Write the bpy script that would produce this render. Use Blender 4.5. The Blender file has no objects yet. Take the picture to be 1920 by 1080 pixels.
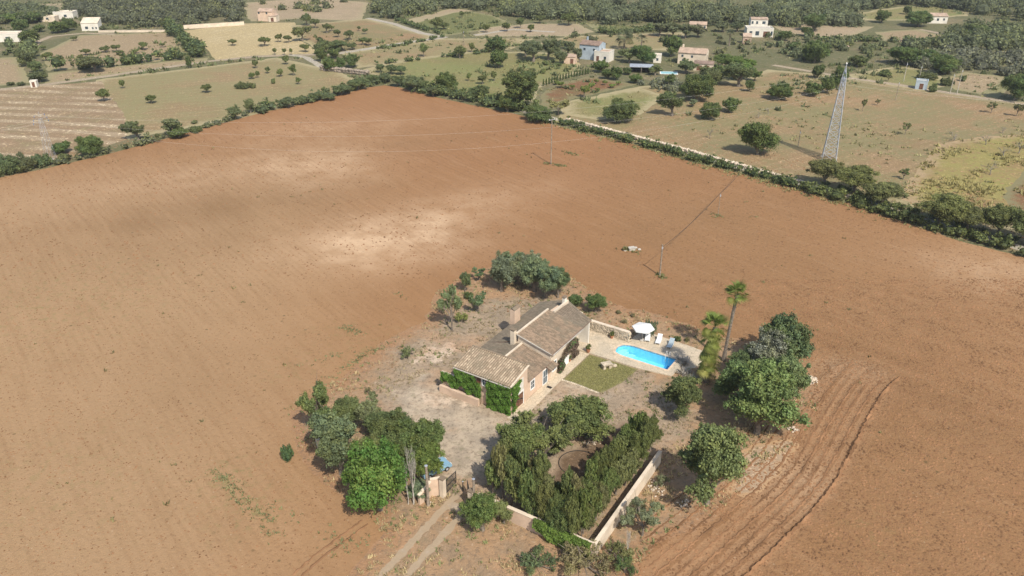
import bpy, math, random
import numpy as np
from mathutils import Vector, Matrix, geometry
R = math.radians
random.seed(7); RNG = np.random.default_rng(7)
sc = bpy.context.scene
COL = sc.collection

# ------------------------------------------------------------------ camera, sky, sun, exposure
CAM_H = 62.0; PITCH = R(27); FPX = 1500.0
cd = bpy.data.cameras.new('camera'); cam = bpy.data.objects.new('camera', cd); COL.objects.link(cam)
cd.sensor_width = 36; cd.lens = 36 * FPX / 1920; cd.clip_start = 1; cd.clip_end = 6000
cam.location = (0, 0, CAM_H); cam.rotation_euler = (math.pi / 2 - PITCH, 0, 0)
sc.camera = cam
w = bpy.data.worlds.new('World'); sc.world = w; w.use_nodes = True
nt = w.node_tree; nt.nodes.clear()
sky = nt.nodes.new('ShaderNodeTexSky'); sky.sky_type = 'NISHITA'; sky.sun_disc = False
SUN_EL = 48.5; SHADOW_AZ = 115.5        # degrees; shadows run towards SHADOW_AZ (from +X, anticlockwise)
sd = Vector((-math.cos(R(SHADOW_AZ)) * math.cos(R(SUN_EL)), -math.sin(R(SHADOW_AZ)) * math.cos(R(SUN_EL)), math.sin(R(SUN_EL))))
sky.sun_elevation = R(SUN_EL); sky.sun_rotation = math.atan2(sd.x, sd.y)
sky.air_density = 1.2; sky.dust_density = 2.0
bg = nt.nodes.new('ShaderNodeBackground'); bg.inputs[1].default_value = 0.11
wo = nt.nodes.new('ShaderNodeOutputWorld')
nt.links.new(sky.outputs[0], bg.inputs[0]); nt.links.new(bg.outputs[0], wo.inputs[0])
sl = bpy.data.lights.new('sun', 'SUN'); so = bpy.data.objects.new('sun', sl); COL.objects.link(so)
sl.energy = 3.6; sl.angle = R(0.55); sl.color = (1.0, 0.94, 0.84)
so.location = (0, 0, 200); so.rotation_euler = (-sd).to_track_quat('-Z', 'Y').to_euler()
vs = sc.view_settings; vs.view_transform = 'Standard'; vs.look = 'None'; vs.gamma = 1; vs.use_curve_mapping = False
vs.exposure = 0.53
sc.cycles.max_bounces = 6; sc.cycles.transparent_max_bounces = 12; sc.cycles.volume_bounces = 0
HAZE = 0.00014

# ------------------------------------------------------------------ terrain height and pixel -> ground
def sst(a, b, x):
    t = np.clip((x - a) / (b - a), 0, 1); return t * t * (3 - 2 * t)
def hgt(x, y):
    x = np.asarray(x, float); y = np.asarray(y, float)
    d = np.hypot(x - 5, (y - 88))
    m = sst(48, 120, d) * (1 - sst(260, 330, y))
    r = 0.75 * np.sin(x * .040 + y * .022 + .6) + 0.55 * np.sin(y * .051 - x * .018 + 1.1) + .25 * np.sin(x * .09 - y * .05)
    hills = 30 * sst(470, 760, y) * (1 + .25 * np.sin(x * .011 + 1))
    return m * r * .5 + hills
def P(px, py, z=0.0):
    u = (px - 960) / FPX; v = (540 - py) / FPX
    dx = u; dy = math.cos(PITCH) + v * math.sin(PITCH); dz = -math.sin(PITCH) + v * math.cos(PITCH)
    if dz > -0.02:
        dz = -0.02
    lo, hi = 20.0, 4000.0
    t = (z - CAM_H) / dz
    if t * dy > 105 or abs(t * dx) > 50:
        n = 400; ts = np.linspace(max(t * .8, 20), t * 1.12, n)
        f = CAM_H + dz * ts - hgt(dx * ts, dy * ts) - z
        k = np.argmax(f < 0)
        if f[k] < 0 and k > 0:
            t = ts[k - 1] + (ts[k] - ts[k - 1]) * f[k - 1] / (f[k - 1] - f[k])
    return (dx * t, dy * t)
def G(x, y): return float(hgt(x, y))
def pxscale(x, y, z=0):
    d = y * math.cos(PITCH) + (CAM_H - z) * math.sin(PITCH)
    return FPX / d                                   # photo pixels per metre across
def mheight(x, y, hpx):                              # metres for a vertical extent of hpx photo pixels
    el = math.atan2(CAM_H, math.hypot(x, y))
    return hpx / pxscale(x, y) / math.cos(el)

# ------------------------------------------------------------------ materials
class NT:
    def __init__(s, name):
        s.m = bpy.data.materials.new(name); s.m.use_nodes = True; s.t = s.m.node_tree; s.t.nodes.clear()
        s.out = s.n('ShaderNodeOutputMaterial')
    def n(s, t, **k):
        x = s.t.nodes.new(t)
        for a, b in k.items(): setattr(x, a, b)
        return x
    def l(s, a, b): s.t.links.new(a, b)
    def pos(s):
        if not hasattr(s, '_p'): s._p = s.n('ShaderNodeNewGeometry').outputs['Position']
        return s._p
    def noise(s, scale, detail=4, rough=.55, vec=None, dist=0):
        x = s.n('ShaderNodeTexNoise'); x.inputs['Scale'].default_value = scale; x.inputs['Detail'].default_value = detail
        x.inputs['Roughness'].default_value = rough; x.inputs['Distortion'].default_value = dist
        s.l(vec or s.pos(), x.inputs['Vector']); return x.outputs['Fac']
    def vor(s, scale, vec=None, feature='F1', out='Distance', rnd=1):
        x = s.n('ShaderNodeTexVoronoi', feature=feature); x.inputs['Scale'].default_value = scale
        x.inputs['Randomness'].default_value = rnd
        s.l(vec or s.pos(), x.inputs['Vector']); return x.outputs[out]
    def ramp(s, f, a, b, ca=(0, 0, 0), cb=(1, 1, 1), interp='EASE'):
        x = s.n('ShaderNodeValToRGB'); x.color_ramp.interpolation = interp
        e = x.color_ramp.elements; e[0].position = a; e[1].position = b
        e[0].color = (*ca, 1); e[1].color = (*cb, 1); s.l(f, x.inputs[0]); return x.outputs[0]
    def mix(s, f, a, b, mode='MIX'):
        x = s.n('ShaderNodeMix', data_type='RGBA', blend_type=mode, clamp_factor=True)
        for v, i in ((f, x.inputs[0]), (a, x.inputs[6]), (b, x.inputs[7])):
            if isinstance(v, (int, float)): i.default_value = v
            elif isinstance(v, tuple): i.default_value = (*v, 1) if len(v) == 3 else v
            else: s.l(v, i)
        return x.outputs[2]
    def math(s, op, a, b=0.5, clamp=False):
        x = s.n('ShaderNodeMath', operation=op, use_clamp=clamp)
        for v, i in ((a, x.inputs[0]), (b, x.inputs[1])):
            if isinstance(v, (int, float)): i.default_value = v
            else: s.l(v, i)
        return x.outputs[0]
    def attr(s, name): return s.n('ShaderNodeAttribute', attribute_name=name).outputs['Fac']
    def mapv(s, rot=0, scale=(1, 1, 1)):
        x = s.n('ShaderNodeMapping'); x.inputs['Rotation'].default_value = (0, 0, rot); s.l(s.pos(), x.inputs['Vector'])
        y = s.n('ShaderNodeMapping'); y.inputs['Scale'].default_value = scale; s.l(x.outputs[0], y.inputs['Vector']); return y.outputs[0]
    def bump(s, h, strength=.5, dist=.1):
        x = s.n('ShaderNodeBump'); x.inputs['Strength'].default_value = strength; x.inputs['Distance'].default_value = dist
        s.l(h, x.inputs['Height']); return x.outputs[0]
    def fin(s, color, rough=.85, bump=None, metal=0, spec=.2):
        b = s.n('ShaderNodeBsdfPrincipled')
        if isinstance(color, tuple): b.inputs['Base Color'].default_value = (*color, 1)
        else: s.l(color, b.inputs['Base Color'])
        if isinstance(rough, (int, float)): b.inputs['Roughness'].default_value = rough
        else: s.l(rough, b.inputs['Roughness'])
        b.inputs['Metallic'].default_value = metal; b.inputs['Specular IOR Level'].default_value = spec
        if bump is not None: s.l(bump, b.inputs['Normal'])
        s.l(b.outputs[0], s.out.inputs[0]); s.b = b; return s.m

def simple(name, c, rough=.8, var=.12, scale=3, metal=0, spec=.3):
    t = NT(name); f = t.noise(scale, 4); f2 = t.noise(scale * 7, 3)
    lo = tuple(v * (1 - var * 1.6) for v in c); hi = tuple(min(1, v * (1 + var)) for v in c)
    k = t.mix(t.ramp(f, .3, .7), lo, hi); k = t.mix(t.math('MULTIPLY', t.ramp(f2, .4, .75), .35), k, tuple(v * .75 for v in c))
    return t.fin(k, rough, t.bump(f2, .25, .02), metal, spec)

def foliage_mat(name, trans=.25):
    t = NT(name)
    oi = t.n('ShaderNodeObjectInfo'); tint = t.attr('tint'); hue = t.attr('hue')
    base = oi.outputs['Color']
    k = t.mix(t.math('MULTIPLY', hue, .55), base, (.125, .125, .03), 'MIX')
    br = t.math('ADD', t.math('MULTIPLY', tint, 1.7), .75)
    v = t.n('ShaderNodeVectorMath', operation='SCALE'); t.l(k, v.inputs[0]); t.l(br, v.inputs['Scale'])
    d = t.n('ShaderNodeBsdfPrincipled'); t.l(v.outputs[0], d.inputs['Base Color']); d.inputs['Roughness'].default_value = .62
    d.inputs['Specular IOR Level'].default_value = .25
    tr = t.n('ShaderNodeBsdfTranslucent'); t.l(v.outputs[0], tr.inputs['Color'])
    m = t.n('ShaderNodeMixShader'); m.inputs[0].default_value = trans
    t.l(d.outputs[0], m.inputs[1]); t.l(tr.outputs[0], m.inputs[2]); t.l(m.outputs[0], t.out.inputs[0])
    return t.m
M = {}
M['leaf'] = foliage_mat('foliage', .3)
M['bark'] = simple('bark', (.20, .165, .13), .9, .3, 4)
M['bark_grey'] = simple('grey_bark', (.21, .185, .15), .9, .2, 4)
M['bark_pale'] = simple('pale_bark', (.42, .39, .34), .9, .2, 4)

def ground_mat(name, c1, c2, c3=None, big=.03, mid=.25, fine=2.2, blend=None, blendw=3.0, weeds=None, weed_amt=.5,
               bump=.5, bdist=.12, streak=None, stones=0, fine_c=.8, anis=None):
    """colour: two soil tones on large noise, third on mid noise, fine mottling, weed specks, soft border"""
    t = NT(name)
    a = t.ramp(t.noise(big, 5, .6, dist=.4), .35, .65)
    k = t.mix(a, c1, c2)
    if c3: k = t.mix(t.ramp(t.noise(mid, 6, .65), .48, .66), k, c3)
    if streak:                                         # (rotation, period m, colour, amount)
        rot, per, sc_, amt = streak
        vec = t.mapv(-rot)
        wv = t.n('ShaderNodeTexWave', wave_type='BANDS', bands_direction='Y'); wv.inputs['Scale'].default_value = 0.314 / per
        wv.inputs['Distortion'].default_value = 1.6; wv.inputs['Detail'].default_value = 3; wv.inputs['Detail Scale'].default_value = .35
        t.l(vec, wv.inputs['Vector'])
        f = t.math('MULTIPLY', t.ramp(wv.outputs['Fac'], .35, .8), amt)
        f = t.math('MULTIPLY', f, t.ramp(t.noise(.08, 4), .3, .6))
        k = t.mix(f, k, sc_)
    f1 = t.noise(fine, 5, .7)
    dk = tuple(v * fine_c for v in (.6, .6, .6))
    k = t.mix(t.math('MULTIPLY', t.ramp(f1, .42, .2), .75), k, tuple(v * .45 for v in c1))
    k = t.mix(t.math('MULTIPLY', t.ramp(f1, .55, .8), .5), k, tuple(min(1, v * 1.45) for v in c2))
    if weeds:
        sp = t.ramp(t.vor(.55, out='Distance'), .28, .10)
        msk = t.ramp(t.noise(.045, 4, .6), .5 - .25 * weed_amt, .72 - .25 * weed_amt)
        n2 = t.ramp(t.noise(.9, 5, .7), .58 - .1 * weed_amt, .7)
        k = t.mix(t.math('MULTIPLY', t.math('MAXIMUM', t.math('MULTIPLY', sp, .6), n2), msk), k, weeds)
    if stones:
        k = t.mix(t.math('MULTIPLY', t.ramp(t.vor(1.6), .10, .05), stones), k, (.5, .45, .36))
    if blend:
        e = t.attr('edge')
        e2 = t.math('ADD', t.math('DIVIDE', e, blendw), t.math('MULTIPLY', t.math('SUBTRACT', t.noise(.55, 5, .7), .5), 1.6))
        k = t.mix(t.ramp(e2, .05, .75, (1, 1, 1), (0, 0, 0)), k, blend)
    h = t.math('ADD', t.noise(fine * 1.3, 5, .7), t.math('MULTIPLY', t.noise(fine * .35, 3), 1.2))
    return t, k, t.bump(h, bump, bdist)
SOIL = (.455, .255, .125); SOIL2 = (.415, .222, .105)
FARG = ('scrub_ground', 'brown_meadow', 'green_meadow', 'left_meadow', 'striped_field', 'wheat_field', 'fallow_field', 'pale_ground', 'green_strip', 'yellow_scrub', 'lane_gravel', 'dirt_track')
GFAC = {'compacted_soil': 1.0, 'gravel_yard': .8, 'pale_patch': .8, 'lawn_ground': .85, 'lane_gravel': 1.0, 'scrub_ground': .88, 'green_strip': .9}
def gm(name, *a, **k):
    f = GFAC.get(name, 1.0 if name in FARG else .74); sc3 = lambda c: tuple(v * f for v in c) if isinstance(c, tuple) and len(c) == 3 else c
    a = [sc3(c) for c in a]; k = {q: (sc3(c) if q in ('blend', 'weeds') else c) for q, c in k.items()}
    if k.get('streak'): q = k['streak']; k['streak'] = (q[0], q[1], sc3(q[2]), q[3])
    t, c, b = ground_mat(name, *a, **k); M[name] = t.fin(c, .92, b, spec=.1)

# ------------------------------------------------------------------ mesh helpers
def mesh_np(name, verts, faces, mats=(), mi=None, smooth=False, attrs=None):
    me = bpy.data.meshes.new(name)
    verts = np.asarray(verts, np.float32).reshape(-1, 3)
    if isinstance(faces, np.ndarray):
        nf, k = faces.shape
        me.vertices.add(len(verts)); me.vertices.foreach_set('co', verts.ravel())
        me.loops.add(nf * k); me.polygons.add(nf)
        me.polygons.foreach_set('loop_start', np.arange(0, nf * k, k, dtype=np.int32))
        me.loops.foreach_set('vertex_index', faces.astype(np.int32).ravel())
        me.update(calc_edges=True)
    else:
        me.from_pydata(verts.tolist(), [], faces)
    for m in mats: me.materials.append(m)
    if mi is not None: me.polygons.foreach_set('material_index', np.asarray(mi, np.int32))
    if smooth: me.polygons.foreach_set('use_smooth', np.ones(len(me.polygons), bool))
    if attrs:
        for an, av in attrs.items():
            at = me.attributes.new(an, 'FLOAT', 'POINT'); at.data.foreach_set('value', np.asarray(av, np.float32))
    me.update(); return me

class MB:
    def __init__(s): s.v = []; s.f = []
    def quad(s, *p):
        n = len(s.v); s.v += [tuple(q) for q in p]; s.f.append(tuple(range(n, n + len(p)))); return s
    def hexa(s, b, t):                                  # 4 bottom, 4 top corners, anticlockwise from above
        n = len(s.v); s.v += [tuple(q) for q in b] + [tuple(q) for q in t]
        for f in ((3, 2, 1, 0), (4, 5, 6, 7), (0, 1, 5, 4), (1, 2, 6, 5), (2, 3, 7, 6), (3, 0, 4, 7)): s.f.append(tuple(i + n for i in f))
        return s
    def box(s, x0, x1, y0, y1, z0, z1):
        return s.hexa([(x0, y0, z0), (x1, y0, z0), (x1, y1, z0), (x0, y1, z0)], [(x0, y0, z1), (x1, y0, z1), (x1, y1, z1), (x0, y1, z1)])
    def block(s, x0, x1, y0, y1, z0, z00, z10, z11, z01):
        return s.hexa([(x0, y0, z0), (x1, y0, z0), (x1, y1, z0), (x0, y1, z0)], [(x0, y0, z00), (x1, y0, z10), (x1, y1, z11), (x0, y1, z01)])
    def bar(s, a, b, w_, h_=None):
        h_ = h_ or w_; a = Vector(a); b = Vector(b); d = (b - a)
        if d.length < 1e-6: return s
        d.normalize(); up = Vector((0, 0, 1)) if abs(d.z) < .95 else Vector((1, 0, 0))
        x = d.cross(up).normalized() * w_ / 2; y = x.cross(d).normalized() * h_ / 2
        return s.hexa([a - x - y, a + x - y, a + x + y, a - x + y], [b - x - y, b + x - y, b + x + y, b - x + y])
    def tube(s, pts, rad, n=7, caps=True):
        pts = [Vector(p) for p in pts]; r = rad if isinstance(rad, (list, tuple)) else [rad] * len(pts)
        base = len(s.v)
        for i, p in enumerate(pts):
            d = (pts[min(i + 1, len(pts) - 1)] - pts[max(i - 1, 0)]).normalized()
            up = Vector((0, 0, 1)) if abs(d.z) < .9 else Vector((1, 0, 0))
            x = d.cross(up).normalized(); y = d.cross(x).normalized()
            for k in range(n):
                a = 2 * math.pi * k / n; s.v.append(tuple(p + (x * math.cos(a) + y * math.sin(a)) * r[i]))
        for i in range(len(pts) - 1):
            for k in range(n):
                a = base + i * n + k; b = base + i * n + (k + 1) % n
                s.f.append((a, b, b + n, a + n))
        if caps:
            s.f.append(tuple(base + k for k in range(n))[::-1]); s.f.append(tuple(base + (len(pts) - 1) * n + k for k in range(n)))
        return s
    def lathe(s, prof, n=16, c=(0, 0, 0)):
        base = len(s.v)
        for r, z in prof:
            for k in range(n):
                a = 2 * math.pi * k / n; s.v.append((c[0] + r * math.cos(a), c[1] + r * math.sin(a), c[2] + z))
        for i in range(len(prof) - 1):
            for k in range(n):
                a = base + i * n + k; b = base + i * n + (k + 1) % n
                s.f.append((a, b, b + n, a + n))
        return s
    def blob(s, c, r, sq=.7, seed=0):                    # rough stone
        rr = random.Random(seed); base = len(s.v)
        g = [(0, 0, 1)] + [(math.cos(a), math.sin(a), .3) for a in (0, 1.26, 2.51, 3.77, 5.03)] + [(math.cos(a), math.sin(a), -.5) for a in (.6, 1.9, 3.1, 4.4, 5.7)]
        for x, y, z in g:
            k = r * rr.uniform(.75, 1.15); s.v.append((c[0] + x * k, c[1] + y * k, c[2] + z * k * sq))
        for i in range(5):
            j = (i + 1) % 5
            s.f.append((base, base + 1 + i, base + 1 + j)); s.f.append((base + 1 + i, base + 6 + i, base + 1 + j)); s.f.append((base + 1 + j, base + 6 + i, base + 6 + j))
        return s
    def mesh(s, name, m, smooth=False):
        me = bpy.data.meshes.new(name); me.from_pydata(s.v, [], s.f); me.materials.append(m)
        if smooth: me.polygons.foreach_set('use_smooth', np.ones(len(me.polygons), bool))
        me.update(); return me
    def build(s, name, m, parent=None, smooth=False, **k):
        return obj(name, s.mesh(name, m, smooth), parent, **k)

def tag(o, label=None, cat=None, group=None, kind=None):
    if label: o['label'] = label
    if cat: o['category'] = cat
    if group: o['group'] = group
    if kind: o['kind'] = kind
    return o
def obj(name, me, parent=None, label=None, cat=None, group=None, kind=None, loc=None, rz=None, color=None):
    o = bpy.data.objects.new(name, me); COL.objects.link(o)
    if parent is not None: o.parent = parent
    if loc is not None: o.location = loc
    if rz is not None: o.rotation_euler = (0, 0, rz)
    if color: o.color = (*color, 1)
    return tag(o, label, cat, group, kind)
def empty(name, loc, rz=0, **k): 
    o = obj(name, None, **k); o.location = loc; o.rotation_euler = (0, 0, rz); return o
def copy_thing(o, parent=None):
    c = o.copy(); COL.objects.link(c)
    if parent is not None: c.parent = parent
    for ch in KIDS.get(o.name, []):
        copy_thing(ch, c)
    return c
KIDS = {}

# ------------------------------------------------------------------ ground zones (photo outline -> ground metres)
def poly_px(pts, sub=None, rough=.12, seed=1, closed=True):
    w_ = [P(*p) for p in pts]; return poly_w(w_, sub, rough, seed, closed)
def poly_w(w_, sub=None, rough=.12, seed=1, closed=True):
    rr = random.Random(seed); out = []
    n = len(w_)
    for i in range(n if closed else n - 1):
        a = w_[i]; b = w_[(i + 1) % n]; L = math.hypot(b[0] - a[0], b[1] - a[1])
        d = math.hypot((a[0] + b[0]) / 2, (a[1] + b[1]) / 2)
        st = sub or max(.9, d / 90); k = max(1, int(L / st)); k = min(k, 160)
        nx, ny = -(b[1] - a[1]) / max(L, 1e-6), (b[0] - a[0]) / max(L, 1e-6)
        for j in range(k):
            t = j / k; q = 0 if j == 0 else rr.gauss(0, rough * L / k)
            out.append((a[0] + (b[0] - a[0]) * t + nx * q, a[1] + (b[1] - a[1]) * t + ny * q))
    if not closed: out.append(w_[-1])
    return out
def strip(pts_w, width, seed=1, rough=.05, sub=None):     # a lane as a polygon
    c = poly_w(pts_w, sub, 0, seed, closed=False); L, Rr = [], []
    rr = random.Random(seed)
    for i, p in enumerate(c):
        a = c[max(i - 1, 0)]; b = c[min(i + 1, len(c) - 1)]; dx, dy = b[0] - a[0], b[1] - a[1]; l = math.hypot(dx, dy) or 1
        n = (-dy / l, dx / l); w1 = width / 2 * (1 + rr.uniform(-rough, rough) * 3); w2 = width / 2 * (1 + rr.uniform(-rough, rough) * 3)
        L.append((p[0] + n[0] * w1, p[1] + n[1] * w1)); Rr.append((p[0] - n[0] * w2, p[1] - n[1] * w2))
    return L + Rr[::-1]
def inside(poly, x, y):
    px = np.array([p[0] for p in poly]); py = np.array([p[1] for p in poly]); res = np.zeros(len(x), bool)
    m = (x >= px.min()) & (x <= px.max()) & (y >= py.min()) & (y <= py.max()); idx = np.nonzero(m)[0]
    if len(idx) == 0: return res
    X = x[idx]; Y = y[idx]; c = np.zeros(len(idx), bool); n = len(poly); j = n - 1
    for i in range(n):
        if py[i] != py[j]:
            cond = ((py[i] > Y) != (py[j] > Y)) & (X < (px[j] - px[i]) * (Y - py[i]) / (py[j] - py[i]) + px[i]); c ^= cond
        j = i
    res[idx] = c; return res
def dist_poly(poly, x, y, closed=True):
    d = np.full(len(x), 1e9); n = len(poly)
    for i in range(n if closed else n - 1):
        a = poly[i]; b = poly[(i + 1) % n]; ex, ey = b[0] - a[0], b[1] - a[1]; L2 = ex * ex + ey * ey + 1e-9
        t = np.clip(((x - a[0]) * ex + (y - a[1]) * ey) / L2, 0, 1)
        d = np.minimum(d, np.hypot(x - a[0] - ex * t, y - a[1] - ey * t))
    return d

# house frame
HA = R(-33.0); HO = P(958, 777)
HU = (math.cos(HA), math.sin(HA)); HV = (-math.sin(HA), math.cos(HA))
def hw(u, v): return (HO[0] + u * HU[0] + v * HV[0], HO[1] + u * HU[1] + v * HV[1])

BASE = (.27, .235, .14)
gm('scrub_ground', (.33, .27, .155), (.40, .32, .20), (.25, .22, .115), big=.02, mid=.12, fine=1.4, weeds=(.09, .11, .045), weed_amt=.8, bump=.6)
gm('brown_meadow', (.42, .275, .15), (.37, .26, .14), (.29, .235, .115), big=.016, mid=.06, fine=1.6, weeds=(.17, .17, .08), weed_amt=.6, streak=(R(35), 3.2, (.50, .36, .22), .6), blend=(.32, .27, .155), blendw=6, bump=.4)
gm('green_meadow', (.31, .27, .12), (.37, .285, .145), (.25, .245, .095), big=.018, mid=.06, fine=1.5, weeds=(.17, .19, .07), weed_amt=.4, blend=(.32, .27, .155), blendw=6, bump=.4)
gm('left_meadow', (.40, .28, .155), (.34, .26, .13), (.29, .25, .115), big=.014, mid=.05, fine=1.4, weeds=(.22, .205, .10), weed_amt=.7, streak=(R(20), 4.0, (.47, .37, .22), .5), blend=(.32, .27, .155), blendw=6, bump=.4)
gm('striped_field', (.40, .275, .17), (.34, .27, .145), (.29, .26, .13), big=.02, mid=.12, fine=1.2, streak=(R(-12), 7.0, (.66, .54, .36), 1.0), bump=.4)
gm('wheat_field', (.62, .49, .27), (.55, .43, .23), (.66, .53, .32), big=.02, mid=.08, fine=1.0, streak=(R(60), 5, (.40, .32, .16), .4), bump=.3)
gm('fallow_field', (.44, .33, .20), (.40, .30, .175), (.48, .37, .23), big=.02, mid=.06, fine=1.2, streak=(R(80), 4, (.44, .34, .22), .5), blend=(.25, .22, .12), blendw=5, bump=.4)
gm('pale_ground', (.50, .385, .25), (.44, .34, .22), (.36, .30, .18), big=.03, mid=.1, fine=1.2, blend=(.3, .25, .15), blendw=5, bump=.4)
gm('orchard_soil', (.40, .205, .105), (.36, .21, .11), (.30, .21, .11), big=.03, mid=.1, fine=1.4, weeds=(.2, .19, .09), weed_amt=.2, blend=(.26, .23, .12), blendw=5)
gm('yellow_scrub', (.42, .27, .14), (.36, .25, .125), (.33, .265, .10), big=.03, mid=.14, fine=1.1, weeds=(.25, .25, .075), weed_amt=.6, blend=(.33, .24, .14), blendw=6, bump=.7, bdist=.25)
gm('green_strip', (.24, .25, .10), (.25, .25, .1), big=.03, mid=.1, fine=1.2, blend=(.25, .23, .12), blendw=5)
gm('lane_gravel', (.56, .50, .40), (.50, .44, .34), big=.1, mid=.3, fine=1.5, bump=.3)
gm('dirt_track', (.52, .42, .30), (.46, .36, .25), (.40, .33, .23), big=.1, mid=.3, fine=1.5, bump=.3)
gm('wheel_track', (.82, .66, .49), (.72, .57, .42), (.58, .45, .33), big=.1, mid=.5, fine=2.4, bump=.5, blend=(.45, .34, .225), blendw=.9)
gm('dry_yard', (.50, .365, .25), (.42, .325, .23), (.33, .255, .175), big=.09, mid=.5, fine=2.0, weeds=(.22, .18, .11), weed_amt=.7, blend=(.37, .27, .175), blendw=5, bump=.9, bdist=.12)
gm('gravel_yard', (.56, .455, .34), (.46, .375, .285), (.32, .26, .195), big=.14, mid=.55, fine=2.2, weeds=(.24, .20, .13), weed_amt=.7, blend=(.40, .31, .21), blendw=4.0, bump=.8, bdist=.1, stones=.4)
gm('pale_patch', (.60, .46, .33), (.52, .41, .29), (.40, .31, .21), big=.2, mid=.5, fine=2.6, blend=(.37, .28, .19), blendw=2.5, bump=.7)
gm('garden_soil', (.30, .20, .125), (.265, .18, .115), (.34, .24, .15), big=.2, mid=.5, fine=2.6, blend=(.34, .25, .17), blendw=1.5, bump=.6)
gm('lawn_ground', (.31, .28, .12), (.38, .33, .155), (.27, .255, .10), big=.12, mid=.5, fine=4, blend=(.24, .21, .10), blendw=.5, bump=.5, bdist=.05)
gm('dry_verge', (.50, .32, .185), (.42, .29, .18), (.34, .25, .16), big=.1, mid=.5, fine=2.6, weeds=(.20, .165, .09), weed_amt=.5, blend=(.40, .225, .12), blendw=7, bump=1.0, bdist=.15)
gm('compacted_soil', (.58, .42, .28), (.52, .37, .235), (.42, .28, .16), big=.1, mid=.3, fine=2.4, blend=(.38, .24, .13), blendw=1.2, bump=.5)

def yard_mat():
    t = NT('yard_mix')
    wob = t.math('MULTIPLY', t.math('SUBTRACT', t.noise(.45, 6, .72), .5), 9.0)
    def msk(a, w_, o=0.0):
        return t.ramp(t.math('ADD', t.math('DIVIDE', t.math('ADD', t.attr(a), wob), w_), .5 + o), .2, .8)
    n1 = t.noise(.28, 6, .7); n2 = t.noise(1.5, 6, .75); n3 = t.noise(4.5, 4, .7)
    verge = t.mix(t.ramp(n1, .38, .62), (.34, .215, .12), (.27, .19, .118))
    yard = t.mix(t.ramp(n1, .38, .62), (.345, .26, .178), (.262, .205, .143))
    grav = t.mix(t.ramp(n1, .4, .6), (.46, .375, .275), (.35, .287, .215))
    pale = (.56, .44, .33)
    k = t.mix(msk('sd_yard', 5.0), verge, yard); k = t.mix(t.math('MULTIPLY', msk('sd_grav', 5.0), .8), k, grav); k = t.mix(t.math('MULTIPLY', msk('sd_pale', 2.0, -.1), .85), k, pale)
    k = t.mix(t.math('MULTIPLY', t.ramp(t.noise(.13, 5, .6), .5, .68), .55), k, (.40, .235, .13))
    soil = t.ramp(t.math('ADD', t.math('DIVIDE', t.math('ADD', t.attr('edge'), t.math('MULTIPLY', wob, .8)), 7.0), 0.0), .05, .55, (1, 1, 1), (0, 0, 0))
    k = t.mix(soil, k, (.31, .178, .095))
    k = t.mix(t.math('MULTIPLY', t.ramp(n2, .47, .34, ) if False else t.ramp(n2, .36, .50, (1, 1, 1), (0, 0, 0)), .68), k, (.155, .115, .08))
    k = t.mix(t.math('MULTIPLY', t.ramp(n2, .55, .70), .5), k, (.52, .41, .30))
    k = t.mix(t.math('MULTIPLY', t.ramp(n3, .32, .45, (1, 1, 1), (0, 0, 0)), .5), k, (.13, .10, .065))
    gr = t.math('MULTIPLY', t.ramp(t.noise(.7, 6, .75), .52, .66), t.ramp(t.noise(.09, 3), .42, .6))
    k = t.mix(t.math('MULTIPLY', gr, .6), k, (.19, .17, .10))
    h = t.math('ADD', n2, t.math('MULTIPLY', n3, .5))
    return t.fin(k, .95, t.bump(h, .9, .16), spec=.08)
M['yard_mix'] = yard_mat()
def yard_attrs(x, y):
    def sd(polys, cap=12):
        best = np.full(len(x), -1e3)
        for p in polys:
            d = dist_poly(p, x, y); s_ = np.where(inside(p, x, y), d, -d); best = np.maximum(best, s_)
        return np.clip(best, -cap, cap)
    g = lambda *n: [z[1] for z in ZN if z[0] in n and z[2] == 'yard_mix']
    vp = g('dry_verge'); 
    return dict(sd_yard=sd(g('dry_yard')), sd_grav=sd(g('gravel_yard')), sd_pale=sd(g('pale_ground')), edge=sd(vp, 30))

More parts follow.
